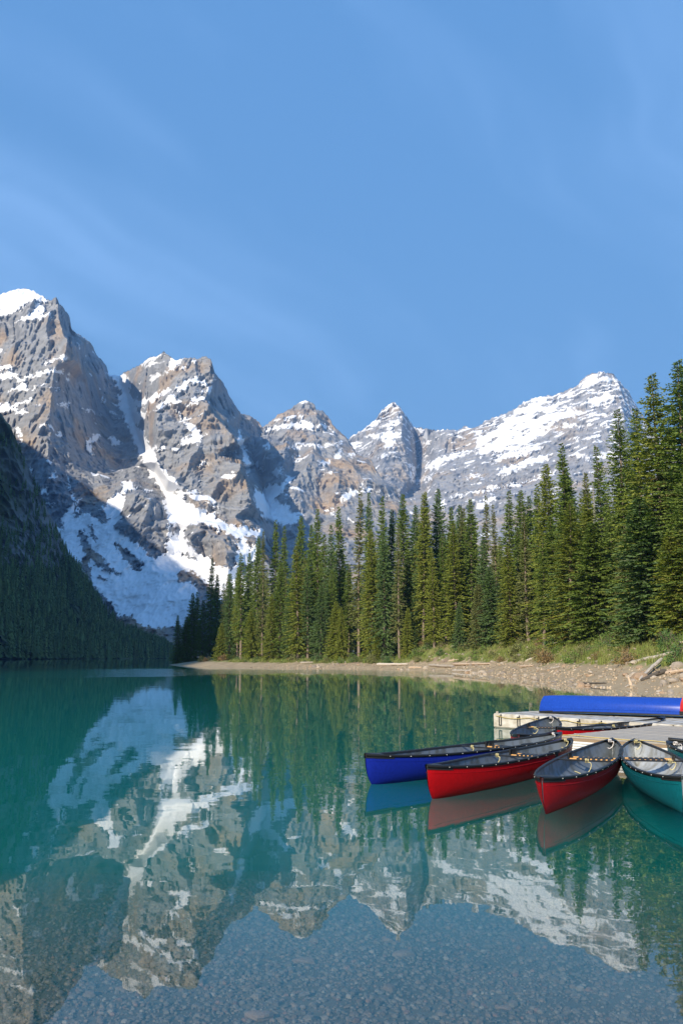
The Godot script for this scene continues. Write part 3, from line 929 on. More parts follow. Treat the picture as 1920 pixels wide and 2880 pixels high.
func water() -> void:
	var calm := StandardMaterial3D.new()
	calm.transparency = BaseMaterial3D.TRANSPARENCY_ALPHA
	calm.albedo_color = Color(0.03, 0.22, 0.22, 0.0)
	calm.roughness = 0.0
	calm.metallic_specular = 0.5
	calm.heightmap_enabled = true
	calm.heightmap_texture = noise_tex(1024, 0.012, 4)
	calm.heightmap_scale = 0.16
	calm.uv1_scale = Vector3(1, 1, 1)
	var wind: StandardMaterial3D = calm.duplicate()
	wind.roughness = 0.05
	wind.heightmap_texture = noise_tex(1024, 0.03, 5, FastNoiseLite.TYPE_SIMPLEX_SMOOTH, 4)
	wind.heightmap_scale = 2.2
	# calm water near the landing, wind-ruffled water farther out; the two meet along an uneven line
	var edge := func(x: float) -> float: return -80.0 - 26.0 * smoothstep(-30.0, 0.0, x) + soft.get_noise_2d(x * 0.03, 3.0) * 20.0 + soft.get_noise_2d(x * 0.12, 9.0) * 9.0 + soft.get_noise_2d(x * 0.45, 29.0) * 4.0
	var edge2 := func(x: float) -> float: return -150.0 - absf(x) * 0.1 + soft.get_noise_2d(x * 0.02, 13.0) * 14.0 + soft.get_noise_2d(x * 0.11, 19.0) * 7.0
	for part in 3:
		var st := MB.new()
		var xs := []
		for i in 261: xs.append(-900.0 + 760.0 * i / 60.0 if i < 60 else (lerpf(-140.0, 60.0, (i - 60) / 180.0) if i <= 240 else lerpf(60.0, 260.0, (i - 240) / 20.0)))
		for i in xs.size() - 1:
			var l: float = xs[i]
			var r: float = xs[i + 1]
			var near := [20.0, 20.0]
			var far := [edge.call(l), edge.call(r)]
			if part == 1:
				near = far
				far = [edge2.call(l), edge2.call(r)]
			elif part == 2:
				near = [edge2.call(l), edge2.call(r)]
				far = [-1500.0, -1500.0]
			st.quad(Vector3(l, 0, near[0]), Vector3(l, 0, far[0]), Vector3(r, 0, far[1]), Vector3(r, 0, near[1]))
		for k in st.v.size(): st.uv.append(Vector2(st.v[k].x, st.v[k].z) / (24.0 if part == 0 else 30.0))
		tag(obj("water", st.mesh(), calm if part != 1 else wind), ["calm clear water near the canoes", "wind-ruffled turquoise water in the middle of the lake", "still dark water at the far end of the lake"][part], "", "", "structure")
	var silt := FogMaterial.new()
	silt.density = 0.165
	silt.albedo = Color(0.009, 0.42, 0.39).linear_to_srgb()
	var body := FogVolume.new()
	body.name = "lake_silt"
	body.shape = RenderingServer.FOG_VOLUME_SHAPE_BOX
	body.size = Vector3(1000, 7.3, 1520)
	body.position = Vector3(-390, -3.68, -740)
	body.material = silt
	add_child(body)
	tag(body, "turquoise glacial silt hanging in the lake water", "", "", "stuff")


# ------------------------------------------------------------------ docks
func docks() -> void:
	var plastic := mat(Color(0.56, 0.54, 0.49), 0.7)
	plastic.albedo_texture = M.stains
	plastic.heightmap_enabled = true
	plastic.heightmap_texture = noise_tex(256, 0.08, 3)
	plastic.heightmap_scale = 0.4
	plastic.uv1_triplanar = true
	plastic.uv1_scale = Vector3.ONE * 0.35
	var dark := mat(Color(0.035, 0.035, 0.035), 0.6)
	var yellow := mat(Color(0.62, 0.48, 0.16), 0.85)
	# far dock: pale plastic float modules with tie-rod slots along the side
	var a := Vector3(0.62, 0, 0.785)
	var b := Vector3(0.785, 0, -0.62)
	var k0 := Vector3(4.33, 0, -26.87)
	var turn := Basis(a, Vector3.UP, a.cross(Vector3.UP))
	var far := thing("floating_dock", "pale modular plastic dock with slotted side, carrying the overturned blue canoe", "dock")
	for i in 6:
		for j in 2:
			var st := MB.new()
			var mid := k0 + a * (i * 1.5 + 0.75) + b * (j * 1.5 + 0.75) + Vector3(0, 0.2, 0)
			st.box(mid, Vector3(1.485, 0.40, 1.485), 0.035, turn)
			obj("float_module", st.mesh(), plastic, far)
	for i in 13:
		var st := MB.new()
		var at := k0 + a * (0.30 + i * 0.68) - b * 0.006 + Vector3(0, 0.205, 0)
		st.box(at + a * 0.04, Vector3(0.022, 0.25, 0.02), 0.0, turn)
		st.box(at - a * 0.04, Vector3(0.022, 0.25, 0.02), 0.0, turn)
		st.box(at + Vector3(0, 0.125, 0), Vector3(0.10, 0.022, 0.022), 0.0, turn)
		st.box(at - Vector3(0, 0.125, 0), Vector3(0.10, 0.022, 0.022), 0.0, turn)
		st.box(at + Vector3(0, 0.155, 0) + a * 0.03, Vector3(0.03, 0.05, 0.02), 0.0, turn)
		obj("slot_bracket", st.mesh(), dark, far)
	for p: Vector3 in [k0 + a * 0.1 + b * 0.1, k0 + a * 0.12 + b * 2.4]:
		var st := MB.new()
		st.tube(PackedVector3Array([p + Vector3(0, 0.40, 0), p + Vector3(0, 0.44, 0), p + Vector3(0, 0.45, 0)]), [0.035, 0.04, 0.02], 8)
		obj("cap", st.mesh(), plastic, far)
	var line := PackedVector3Array()
	for i in 60:
		line.append(k0 + a * (0.15 + i * 0.14) - b * 0.03 + Vector3(0, 0.34 - 0.055 * absf(sin(i * 0.36)), 0))
	var st2 := MB.new()
	st2.tube(line, [0.009], 5)
	tag(obj("rope", st2.mesh(), yellow), "yellow rope looped along the side of the pale plastic dock", "rope")

	# near dock: weathered boards on a timber frame with a white rubbing strake
	a = Vector3(0.69, 0, 0.724)
	b = Vector3(0.724, 0, -0.69)
	k0 = Vector3(4.60, 0, -19.72)
	turn = Basis(a, Vector3.UP, a.cross(Vector3.UP))
	var near := thing("wooden_dock", "weathered grey board dock with white edge, where the canoes are moored", "dock")
	var greys := []
	for i in 4:
		var g := mat(Color(0.64, 0.585, 0.50) * [1.0, 0.9, 1.08, 0.96][i], 0.9)
		var grain := Image.create(128, 128, false, Image.FORMAT_RGBA8)
		for y in 128:
			for x in 128:
				var v := 0.80 + 0.16 * fine.get_noise_2d(x * 0.02 + i * 9.0, y * 0.35) + 0.10 * fine.get_noise_2d(x * 0.15, y * 0.9 + i * 30.0)
				grain.set_pixel(x, y, Color(v, v, v))
		g.albedo_texture = ImageTexture.create_from_image(grain)
		g.uv1_triplanar = true
		g.uv1_scale = Vector3(0.8, 3.0, 3.0)
		greys.append(g)
	for i in 38:
		var st := MB.new()
		var l := 8.5
		st.box(Vector3.ZERO, Vector3(l, 0.036, 0.138), 0.006)
		var o := obj("plank", st.mesh(), greys[rng.randi() % 4], near)
		o.transform = Transform3D(turn, k0 + a * (l * 0.5 - 0.02 + rng.randf_range(-0.01, 0.01)) + b * (0.07 + i * 0.144) + Vector3(0, 0.345 + rng.randf_range(-0.003, 0.003), 0))
	var wood := mat(Color(0.27, 0.20, 0.13), 0.9)
	var white := mat(Color(0.72, 0.72, 0.70), 0.5)
	var st := MB.new()
	st.box(k0 + a * 4.2 + b * 0.03 + Vector3(0, 0.295, 0), Vector3(8.4, 0.06, 0.09), 0.008, turn)
	st.box(k0 + b * 2.75 + a * 0.03 + Vector3(0, 0.29, 0), Vector3(0.09, 0.07, 5.4), 0.008, turn)
	obj("edge_beam", st.mesh(), wood, near)
	for i in 4:
		st = MB.new()
		st.box(k0 + a * 4.2 - b * 0.012 + Vector3(0, 0.245 - i * 0.052, 0), Vector3(8.3, 0.046, 0.05), 0.014, turn)
		obj("white_strake", st.mesh(), white, near)
	st = MB.new()
	st.box(k0 + a * 4.2 + b * 0.05 + Vector3(0, 0.035, 0), Vector3(8.3, 0.06, 0.12), 0.01, turn)
	st.box(k0 + a * 4.2 + b * 2.7 + Vector3(0, 0.12, 0), Vector3(8.2, 0.38, 5.2), 0.01, turn)
	obj("float", st.mesh(), wood, near)
	for i in 6:
		st = MB.new()
		var at := k0 + a * (0.35 + i * 1.3) + b * 0.09 + Vector3(0, 0.365, 0)
		st.box(at + Vector3(0, 0.045, 0), Vector3(0.16, 0.02, 0.025), 0.006, turn)
		st.box(at + Vector3(0, 0.02, 0) + a * 0.03, Vector3(0.022, 0.04, 0.022), 0.0, turn)
		st.box(at + Vector3(0, 0.02, 0) - a * 0.03, Vector3(0.022, 0.04, 0.022), 0.0, turn)
		obj("cleat", st.mesh(), mat(Color(0.3, 0.3, 0.3), 0.5), near)
	line = PackedVector3Array()
	for i in 60:
		line.append(k0 + a * (i * 0.13) + b * (0.02 + 0.02 * sin(i * 0.9)) + Vector3(0, 0.372 + 0.012 * maxf(0.0, sin(i * 0.5)), 0))
	st = MB.new()
	st.tube(line, [0.009], 5)
	tag(obj("rope", st.mesh(), yellow), "yellow rope lying along the edge of the weathered board dock", "rope")
	# trestle beside the dock that carries the overturned red canoe
	var tr := thing("trestle", "wooden trestle under the overturned red canoe", "trestle")
	for e in 2:
		var c := Vector3(10.6 + e * 2.0, 0, -21.8 + e * 0.5)
		for s: float in [-0.4, 0.4]:
			st = MB.new()
			st.box(c + Vector3(0, 0.53, s), Vector3(0.08, 0.36, 0.08), 0.006)
			obj("leg", st.mesh(), wood, tr)
		st = MB.new()
		st.box(c + Vector3(0, 0.75, 0), Vector3(0.09, 0.08, 1.2), 0.006)
		obj("rail", st.mesh(), wood, tr)
	st = MB.new()
	st.box(Vector3(11.8, 0.16, -21.5), Vector3(4.4, 0.40, 2.4), 0.02)
	tag(obj("landing", st.mesh(), plastic), "plastic float under the trestle", "dock")


# ------------------------------------------------------------------ canoes
class Hull:
	var length := 5.6
	var beam := 0.92
	var depth := 0.385
	var tip := 0.47

	func half(t: float) -> float:
		return 0.5 * beam * pow(maxf(0.0, 1.0 - pow(absf(t), 2.3)), 0.82) + 0.010

	func sheer(t: float) -> float:
		return depth + (tip - depth) * pow(absf(t), 3.2)

	func keel(t: float) -> float:
		return -0.045 + 0.04 * pow(absf(t), 7.0)

	# t along (-1..1), w from the keel (0) to the gunwale (1), side -1 or 1
	func at(t: float, w: float, side: float, inset := 0.0) -> Vector3:
		var b := maxf(half(t) - inset, 0.002)
		var k := keel(t) + inset
		if inset > 0.0: k = maxf(k, 0.014)
		var s := sheer(t)
		var e := lerpf(2.7, 1.35, pow(absf(t), 2.5))
		var ang := w * PI / 2.0
		var x := b * pow(sin(ang), 2.0 / e)
		var y := k + (s - k) * (1.0 - pow(maxf(cos(ang), 0.0), 2.0 / e))
		x *= 1.0 - 0.05 * smoothstep(0.55, 1.0, w) * (1.0 - absf(t))
		var z := t * (length / 2.0 - inset * 0.6)
		var v := clampf((y - k) / maxf(s - k, 0.01), 0.0, 1.0)
		z -= signf(t) * (0.13 * pow(1.0 - v, 3.0) - 0.015 * v) * pow(absf(t), 9.0)
		return Vector3(x * side, y, z)


func canoe_hull(h: Hull, o: Node3D, skin: Material, inner: Material, trim: Material) -> void:
	var rows := 57
	var cols := 15
	var out := MB.new()
	var ins := MB.new()
	for pass_ in 2:
		for side: float in [-1.0, 1.0]:
			var p := PackedVector3Array()
			for i in rows:
				var t := sin((float(i) / (rows - 1) - 0.5) * PI) * 0.5 + (float(i) / (rows - 1) - 0.5)
				for j in cols:
					var w := float(j) / (cols - 1)
					p.append(h.at(t, w, side, 0.0 if pass_ == 0 else 0.014))
			if pass_ == 0: out.sheet(p, rows, cols, side > 0)
			else: ins.sheet(p, rows, cols, side < 0)
	obj("hull", out.mesh(), skin, o)
	obj("inner_skin", ins.mesh(), inner, o)
	for side: float in [-1.0, 1.0]:
		var g := PackedVector3Array()
		for i in rows:
			var t := float(i) / (rows - 1) * 2.0 - 1.0
			var c := h.at(t, 1.0, side)
			for q: Vector2 in [Vector2(-0.020, -0.028), Vector2(0.014, -0.034), Vector2(0.019, -0.004), Vector2(0.012, 0.009), Vector2(-0.012, 0.009), Vector2(-0.021, -0.004), Vector2(-0.020, -0.028)]:
				g.append(c + Vector3(q.x * side, q.y, 0))
		var st := MB.new()
		st.sheet(g, rows, 7, side > 0)
		obj("gunwale", st.mesh(), trim, o)
	# shallow moulded line below the gunwale
	for side: float in [-1.0, 1.0]:
		var l := PackedVector3Array()
		for i in 40:
			var t := (float(i) / 39 * 2.0 - 1.0) * 0.985
			var c := h.at(t, 0.74, side)
			l.append(Vector3(c.x + 0.0005 * side, h.sheer(t) - 0.10, c.z))
		var q := PackedVector3Array()
		for i in l.size():
			var t := (float(i) / 39 * 2.0 - 1.0) * 0.985
			# find the skin at that height
			var lo := 0.3
			var hi := 1.0
			for n in 14:
				var m := (lo + hi) / 2.0
				if h.at(t, m, side).y < l[i].y: lo = m
				else: hi = m
			q.append(h.at(t, lo, side) + Vector3(0.0015 * side, 0, 0))
		var st := MB.new()
		st.tube(q, [0.0045], 4)
		obj("moulded_line", st.mesh(), skin, o)
	# end caps: a deck plate with a skirt over the skin
	for e: float in [-1.0, 1.0]:
		var st := MB.new()
		var p := PackedVector3Array()
		var n := 8
		for i in n:
			var t := e * lerpf(0.90, 1.0, float(i) / (n - 1))
			var l := h.at(t, 1.0, -1.0)
			var r := h.at(t, 1.0, 1.0)
			var c := (l + r) / 2.0
			var z := r.z + (0.012 * e if i == n - 1 else 0.0)
			for q in 5:
				var f := q / 2.0 - 1.0
				p.append(Vector3(f * (r.x + 0.004), c.y + 0.012 + 0.012 * (1.0 - f * f), z))
		st.sheet(p, n, 5, e > 0)
		for side: float in [-1.0, 1.0]:
			p = PackedVector3Array()
			for i in n:
				var t := e * lerpf(0.84, 1.0, float(i) / (n - 1))
				var top := h.at(t, 1.0, side)
				for q in 3:
					var drop := q * 0.034
					p.append(Vector3(top.x + (0.007 - 0.0 * q) * side, top.y + 0.011 - drop, top.z + (0.012 * e if i == n - 1 else 0.0)))
			st.sheet(p, n, 3, (e > 0) == (side > 0))
		obj("deck_plate", st.mesh(), trim, o)


func fit_out(h: Hull, o: Node3D, thwart_t: float, seat_t: float) -> void:
	var tb := 0.0
	var st := MB.new()
	var half := h.half(thwart_t)
	var y := h.sheer(thwart_t) - 0.015
	st.tube(PackedVector3Array([Vector3(-half + 0.01, y, thwart_t * h.length / 2), Vector3(-half * 0.5, y - 0.006, thwart_t * h.length / 2), Vector3(half * 0.5, y - 0.006, thwart_t * h.length / 2), Vector3(half - 0.01, y, thwart_t * h.length / 2)]), [0.019], 8, 0.7)
	obj("thwart", st.mesh(), M.trim, o)
	# seat: two ash rails on black hangers, with black webbing
	var z := seat_t * h.length / 2.0
	half = h.half(seat_t) - 0.03
	y = h.sheer(seat_t) - 0.085
	for s: float in [-0.13, 0.13]:
		st = MB.new()
		st.box(Vector3(0, y, z + s), Vector3(half * 2.0 - 0.02, 0.022, 0.042), 0.006)
		obj("seat_rail", st.mesh(), M.ash, o)
	st = MB.new()
	var wide := half * 0.62
	for i in 7:
		var x := -wide + 2.0 * wide * i / 6.0
		st.box(Vector3(x, y + 0.001, z), Vector3(wide * 0.215, 0.030, 0.312), 0.004)
	for s: float in [-0.07, 0.0, 0.07]:
		st.box(Vector3(0, y + 0.003, z + s), Vector3(wide * 2.25, 0.018, 0.045), 0.003)
	obj("webbing", st.mesh(), M.trim, o)
	for side: float in [-1.0, 1.0]:
		st = MB.new()
		var x := (half + 0.004) * side
		var h0 := 0.115
		var yc := y + 0.04
		st.box(Vector3(x + 0.006 * side, yc, z), Vector3(0.006, h0, 0.36), 0.0)
		for s: float in [-0.17, -0.06, 0.06, 0.17]:
			st.box(Vector3(x - 0.004 * side, yc, z + s), Vector3(0.022, h0 + 0.01, 0.022), 0.003)
		for s: float in [-0.055, 0.055]:
			st.box(Vector3(x - 0.004 * side, yc + s, z), Vector3(0.020, 0.018, 0.37), 0.003)
		for s: float in [-1.0, 1.0]:
			st.box(Vector3(x - 0.004 * side, yc, z), Vector3(0.016, 0.016, 0.15), 0.0, Basis(Vector3.RIGHT, s * 0.75))
		obj("seat_hanger", st.mesh(), M.trim, o)
	# rivets that hold the gunwales
	st = MB.new()
	for side: float in [-1.0, 1.0]:
		for i in 14:
			var t := -0.87 + 1.74 * i / 13.0
			var c := h.at(t, 1.0, side) + Vector3(0.018 * side, -0.016, 0)
			st.box(c, Vector3(0.008, 0.013, 0.013), 0.003)
	var rv := obj("rivets", st.mesh(), M.steel, o)
	rv.set_meta("kind", "stuff")


func knot(called: String, o: Node3D, at: Vector3, m: Material, size: float, tail: float) -> void:
	var st := MB.new()
	for k in 3:
		var p := PackedVector3Array()
		for i in 9:
			var a := TAU * i / 8.0
			p.append(at + Vector3((k - 1) * 0.022 * size + 0.01 * sin(a), cos(a) * 0.03 * size - 0.004, sin(a) * 0.03 * size))
		st.tube(p, [0.007], 5)
	var p2 := PackedVector3Array()
	for i in 12:
		var f := i / 11.0
		p2.append(at + Vector3(0.03 + 0.05 * sin(f * 5.0), -0.02 - tail * f + 0.03 * sin(f * 7.0), 0.04 + 0.10 * f))
	st.tube(p2, [0.007], 5)
	obj(called, st.mesh(), m, o)


func place(o: Node3D, near: Vector2, far: Vector2, y := 0.0) -> void:
	var d := (near - far).normalized()
	o.transform = Transform3D(Basis(Vector3(d.y, 0, -d.x), Vector3.UP, Vector3(d.x, 0, d.y)), Vector3((near.x + far.x) / 2.0, y, (near.y + far.y) / 2.0))


func hull_mat(c: Color, rough := 0.46) -> StandardMaterial3D:
	var m := mat(c, rough)
	m.metallic_specular = 0.3
	m.heightmap_enabled = true
	m.heightmap_texture = M.scuffs
	m.heightmap_scale = 0.03
	m.uv1_triplanar = true
	m.uv1_scale = Vector3.ONE * 1.5
	m.albedo_texture = M.scraped
	return m


func canoes() -> void:
	M.scraped = scrapes()
	M.scuffs = noise_tex(512, 0.05, 4, FastNoiseLite.TYPE_SIMPLEX_SMOOTH, 6)
	M.trim = mat(Color(0.020, 0.021, 0.022), 0.42)
	M.ash = mat(Color(0.60, 0.33, 0.11), 0.5)
	M.steel = mat(Color(0.75, 0.75, 0.72), 0.4)
	M.cord = mat(Color(0.62, 0.54, 0.27), 0.9)
	M.white_cord = mat(Color(0.75, 0.70, 0.66), 0.9)
	var blue := hull_mat(Color(0.012, 0.034, 0.42))
	var red := hull_mat(Color(0.66, 0.005, 0.010))
	var deep_red := hull_mat(Color(0.60, 0.006, 0.012))
	var teal := hull_mat(Color(0.005, 0.19, 0.235))
	var sky_blue := hull_mat(Color(0.022, 0.095, 0.60), 0.3)
	var bright_red := hull_mat(Color(0.68, 0.025, 0.03), 0.4)
	var grey := mat(Color(0.19, 0.225, 0.265), 0.5)
	grey.albedo_texture = M.stains
	grey.uv1_triplanar = true
	grey.uv1_scale = Vector3.ONE * 0.4
	var pale := mat(Color(0.46, 0.50, 0.54), 0.55)
	pale.albedo_texture = M.stains
	pale.uv1_triplanar = true
	pale.uv1_scale = Vector3.ONE * 0.4
	var afloat := "canoes moored afloat at the dock"
	var list := [
		["blue canoe with black gunwales, farthest out of the moored row", Vector2(0.38, -14.95), Vector2(4.48, -19.15), blue, grey, 5.85, -0.05, -0.36],
		["bright red canoe moored beside the blue canoe, dark lettering on its side", Vector2(1.21, -13.43), Vector2(4.34, -17.75), red, grey, 5.30, -0.04, -0.36],
		["red canoe pointing its bow at the viewer, shaded side beside the teal canoe", Vector2(2.55, -12.07), Vector2(5.12, -17.75), deep_red, grey, 6.15, -0.04, -0.34],
		["teal canoe with pale grey inside, bow cut by the picture edge", Vector2(4.39, -12.19), Vector2(5.47, -17.56), teal, pale, 5.48, -0.04, -0.34],
		["canoe with pale inside moored behind the teal canoe", Vector2(6.95, -12.0), Vector2(5.95, -17.15), teal, pale, 5.25, 0.1, 0.5],
		["dark canoe lying close along the board dock, only its end in view", Vector2(11.6, -17.2), Vector2(6.28, -17.75), blue, pale, 5.5, 0.0, 0.4],
		["red canoe behind the blue one, seen end on between the docks", Vector2(3.53, -18.72), Vector2(5.45, -24.25), red, grey, 5.85, -0.1, -0.45],
		["red canoe lying alongside the back edge of the board dock", Vector2(4.74, -20.62), Vector2(8.25, -23.95), red, grey, 4.85, -0.05, -0.38],
	]
	for i in list.size():
		var c: Array = list[i]
		var h := Hull.new()
		h.length = c[5]
		h.beam = [0.92, 0.84, 0.92, 0.94, 0.80, 0.80, 0.92, 0.80][i]
		var o := thing("canoe", c[0], "canoe", afloat)
		canoe_hull(h, o, c[3], c[4], M.trim)
		fit_out(h, o, c[6], c[7])
		var ty := h.sheer(c[6]) - 0.02
		knot("rope_knot", o, Vector3([-0.18, -0.27, 0.02, 0.25, 0.1, 0.1, -0.1, -0.1][i], ty, float(c[6]) * h.length / 2.0), M.cord, 1.0, 0.10 + 0.05 * (i % 3))
		for e: float in [-1.0, 1.0]:
			if e > 0 or i == 7: continue
			knot("end_rope", o, Vector3(0, h.sheer(0.9) + 0.02, e * 0.9 * h.length / 2.0), M.white_cord if i % 2 == 0 else M.cord, 0.9, 0.12)
		if i == 2:
			var st := MB.new()
			var p := PackedVector3Array()
			for k in 40:
				var f := k / 39.0
				p.append(Vector3(-0.05 + 0.17 * sin(f * 9.0) * (1.0 - f * 0.4), 0.20 + 0.07 * cos(f * 7.0), 0.55 + f * 0.9 + 0.10 * sin(f * 13.0)))
			st.tube(p, [0.008], 5)
			obj("painter_line", st.mesh(), M.cord, o)
		if i == 3:
			for s: float in [-0.12, 0.16]:
				var st := MB.new()
				st.tube(PackedVector3Array([Vector3(s, 0.05, 1.75), Vector3(s + 0.02, 0.08, 1.85), Vector3(s + 0.01, 0.05, 1.95)]), [0.05, 0.07, 0.04], 8, 0.6)
				obj("float_toggle", st.mesh(), mat(Color(0.75, 0.14, 0.01), 0.5), o)
		if i == 1:   # dark lettering below the gunwale
			var tm := TextMesh.new()
			var font := SystemFont.new()
			font.font_names = PackedStringArray(["Droid Sans"])
			tm.font = font
			tm.text = "NORTH W"
			tm.font_size = 32
			tm.pixel_size = 0.0021
			tm.depth = 0.002
			var txt := obj("lettering", tm, mat(Color(0.05, 0.004, 0.006), 0.5), o)
			var w := 0.86
			var t := -0.02
			var q := h.at(t, w, 1.0)
			var up := (h.at(t, w + 0.04, 1.0) - h.at(t, w - 0.04, 1.0)).normalized()
			var along := (h.at(t - 0.03, w, 1.0) - h.at(t + 0.03, w, 1.0)).normalized()
			txt.transform = Transform3D(Basis(along, up, along.cross(up)), q + along.cross(up) * 0.004 - up * 0.10)
		place(o, c[1], c[2])
	# overturned canoes
	var h2 := Hull.new()
	h2.length = 5.6
	h2.beam = 0.92
	h2.depth = 0.40
	var up_blue := thing("canoe", "bright blue canoe lying upside down on the pale plastic dock", "canoe", "canoes stored upside down")
	canoe_hull(h2, up_blue, sky_blue, grey, M.trim)
	place(up_blue, Vector2(5.72, -26.95), Vector2(10.45, -23.95), 0.0)
	up_blue.transform = up_blue.transform * Transform3D(Basis(Vector3(0, 0, 1), PI), Vector3.ZERO)
	up_blue.position.y = 0.405 + 0.47
	var up_red := thing("canoe", "red canoe with a white emblem lying upside down at the picture edge", "canoe", "canoes stored upside down")
	canoe_hull(h2, up_red, bright_red, grey, M.trim)
	var ring := MB.new()
	var p3 := PackedVector3Array()
	for i in 25:
		var a := TAU * i / 24.0
		var y := 0.20 + 0.045 * sin(a)
		var t := 0.80 + 0.06 * cos(a)
		var lo := 0.2
		var hi := 1.0
		for n in 14:
			var m := (lo + hi) / 2.0
			if h2.at(t, m, -1.0).y < y: lo = m
			else: hi = m
		p3.append(h2.at(t, lo, -1.0) + Vector3(-0.004, 0, 0))
	ring.tube(p3, [0.012], 5)
	obj("emblem", ring.mesh(), M.steel, up_red)
	place(up_red, Vector2(7.84, -22.1), Vector2(13.7, -21.2), 0.0)
	up_red.transform = up_red.transform * Transform3D(Basis(Vector3(0, 0, 1), PI), Vector3.ZERO)
	up_red.position.y = 0.79 + 0.35


# worn plastic: fine scratches, mostly lengthways, and dull scuffed patches
func scrapes() -> ImageTexture:
	var w := 768
	var im := Image.create(w, w, false, Image.FORMAT_RGBA8)
	for y in w:
		for x in w:
			var a := TAU * x / w
			var b := TAU * y / w
			var v := 0.80 + 0.10 * fine.get_noise_3d(cos(a) * 2.0 + sin(b), sin(a) * 2.0, cos(b) * 2.0) + 0.06 * fine.get_noise_2d(x * 0.3, y * 0.3)
			im.set_pixel(x, y, Color(v, v, v))
	var r := RandomNumberGenerator.new()
	r.seed = 12
	for i in 420:
		var p := Vector2(r.randf() * w, r.randf() * w)
		var d := Vector2(1, 0).rotated(r.randfn(0.0, 0.22) if r.randf() < 0.8 else r.randf() * TAU)
		var pale := r.randf() < 0.7
		var wash := r.randf_range(0.10, 0.45)
		for k in int(r.randf_range(12, 150)):
			p += d
			d = d.rotated(r.randf_range(-0.02, 0.02))
			var c := im.get_pixel(posmod(int(p.x), w), posmod(int(p.y), w))
			im.set_pixel(posmod(int(p.x), w), posmod(int(p.y), w), c.lerp(Color(1, 1, 1) if pale else Color(0.35, 0.35, 0.35), wash))
	return ImageTexture.create_from_image(im)


# ------------------------------------------------------------------ trees
# A spruce of about 25 m: trunk and a crown of whorled branches, each branch a spray of small needled twigs.
func spruce(seed_: int, tall: float, wide: float, bare_below: float, thin: float, twig: float) -> Array:
	var r := RandomNumberGenerator.new()
	r.seed = seed_
	var crown := MB.new()
	crown.colored = true
	var wood := MB.new()
	wood.colored = true
	wood.tint = Color(0.20, 0.16, 0.125)
	var stem := PackedVector3Array()
	var rad := []
	for i in 9:
		var f := i / 8.0
		stem.append(Vector3(0.10 * sin(f * 5.0 + seed_), tall * f - 0.5, 0.10 * cos(f * 4.0 + seed_)))
		rad.append(lerpf(tall * 0.011, 0.02, pow(f, 0.85)))
	wood.tube(stem, rad, 8)
	var y := tall * bare_below
	while y < tall * 0.985:
		var f := y / tall
		var reach := wide * pow(1.0 - f, 0.72) * (1.0 if f > 0.18 else lerpf(0.72, 1.0, f / 0.18))
		var n := r.randi_range(7, 9) if f < 0.9 else 5
		var turn := r.randf() * TAU
		for k in n:
			if r.randf() < thin: continue
			var az := turn + TAU * k / n + r.randf_range(-0.35, 0.35)
			var l := maxf(0.18, reach * r.randf_range(0.45, 1.2))
			var lift := lerpf(-0.42, 0.55, pow(f, 1.6)) + r.randf_range(-0.14, 0.14)
			branch(crown, wood, r, Vector3(stem[int(f * 8.0)].x, y + r.randf_range(-0.12, 0.12), stem[int(f * 8.0)].z), az, l, lift, twig, f)
		y += lerpf(0.40, 0.20, f) * (tall / 25.0) * r.randf_range(0.75, 1.3)
	return [crown.mesh(), wood.mesh()]


func branch(crown: MB, wood: MB, r: RandomNumberGenerator, at: Vector3, az: float, l: float, lift: float, twig: float, f: float) -> void:
	var out := Vector3(cos(az), 0, sin(az))
	var side := Vector3(-sin(az), 0, cos(az))
	var base := r.randf_range(0.75, 1.25)
	var dry := r.randf() < 0.22 and f < 0.6
	if l > 1.2 and r.randf() < 0.35:
		var mid := at + out * l * 0.5 + Vector3(0, lift * l * 0.4, 0)
		wood.tri(at + Vector3(0, 0.035, 0), at - Vector3(0, 0.035, 0), mid)
		wood.tri(at + side * 0.035, mid, at - side * 0.035)
	var steps := maxi(3, int(l / (twig * 0.44)))
	for i in steps:
		var u := (i + 0.6) / steps
		if u < 0.12 and l > 1.0: continue
		var p := at + out * l * u + Vector3(0, lift * l * u - 0.18 * l * u * u + 0.16 * l * u * u * u, 0)
		for s: float in [-1.0, 1.0, 0.0]:
			if s == 0.0 and i < steps - 2 and r.randf() < 0.5: continue
			var fan := (0.95 - 0.35 * u) * s + r.randf_range(-0.25, 0.25)
			var d := (out * cos(fan) + side * sin(fan) + Vector3(0, r.randf_range(-0.55, 0.12), 0)).normalized()
			var tl := twig * r.randf_range(0.7, 1.35) * (1.15 - 0.45 * u) * minf(1.0, 0.5 + l * 0.4)
			var w := tl * r.randf_range(0.17, 0.27)
			var up := Vector3(r.randf_range(-1.3, 1.3), 0.75, r.randf_range(-1.3, 1.3)).normalized()
			var across := d.cross(up).normalized() * w
			var tip := p + d * tl
			var mid := p + d * tl * 0.45
			var tone := base * r.randf_range(0.75, 1.25)
			crown.tint = Color(1.05, 1.1, 0.8) * tone
			if dry or r.randf() < 0.03: crown.tint = Color(2.1, 1.25, 1.7) * tone * 0.8
			crown.tri(p, mid + across, tip)
			crown.tri(p, tip, mid - across)
			if r.randf() < 0.45:      # hanging twig
				var drop := Vector3(r.randf_range(-0.1, 0.1), -tl * 0.55, r.randf_range(-0.1, 0.1))
				crown.tri(mid + d * w, mid - d * w, mid + drop)


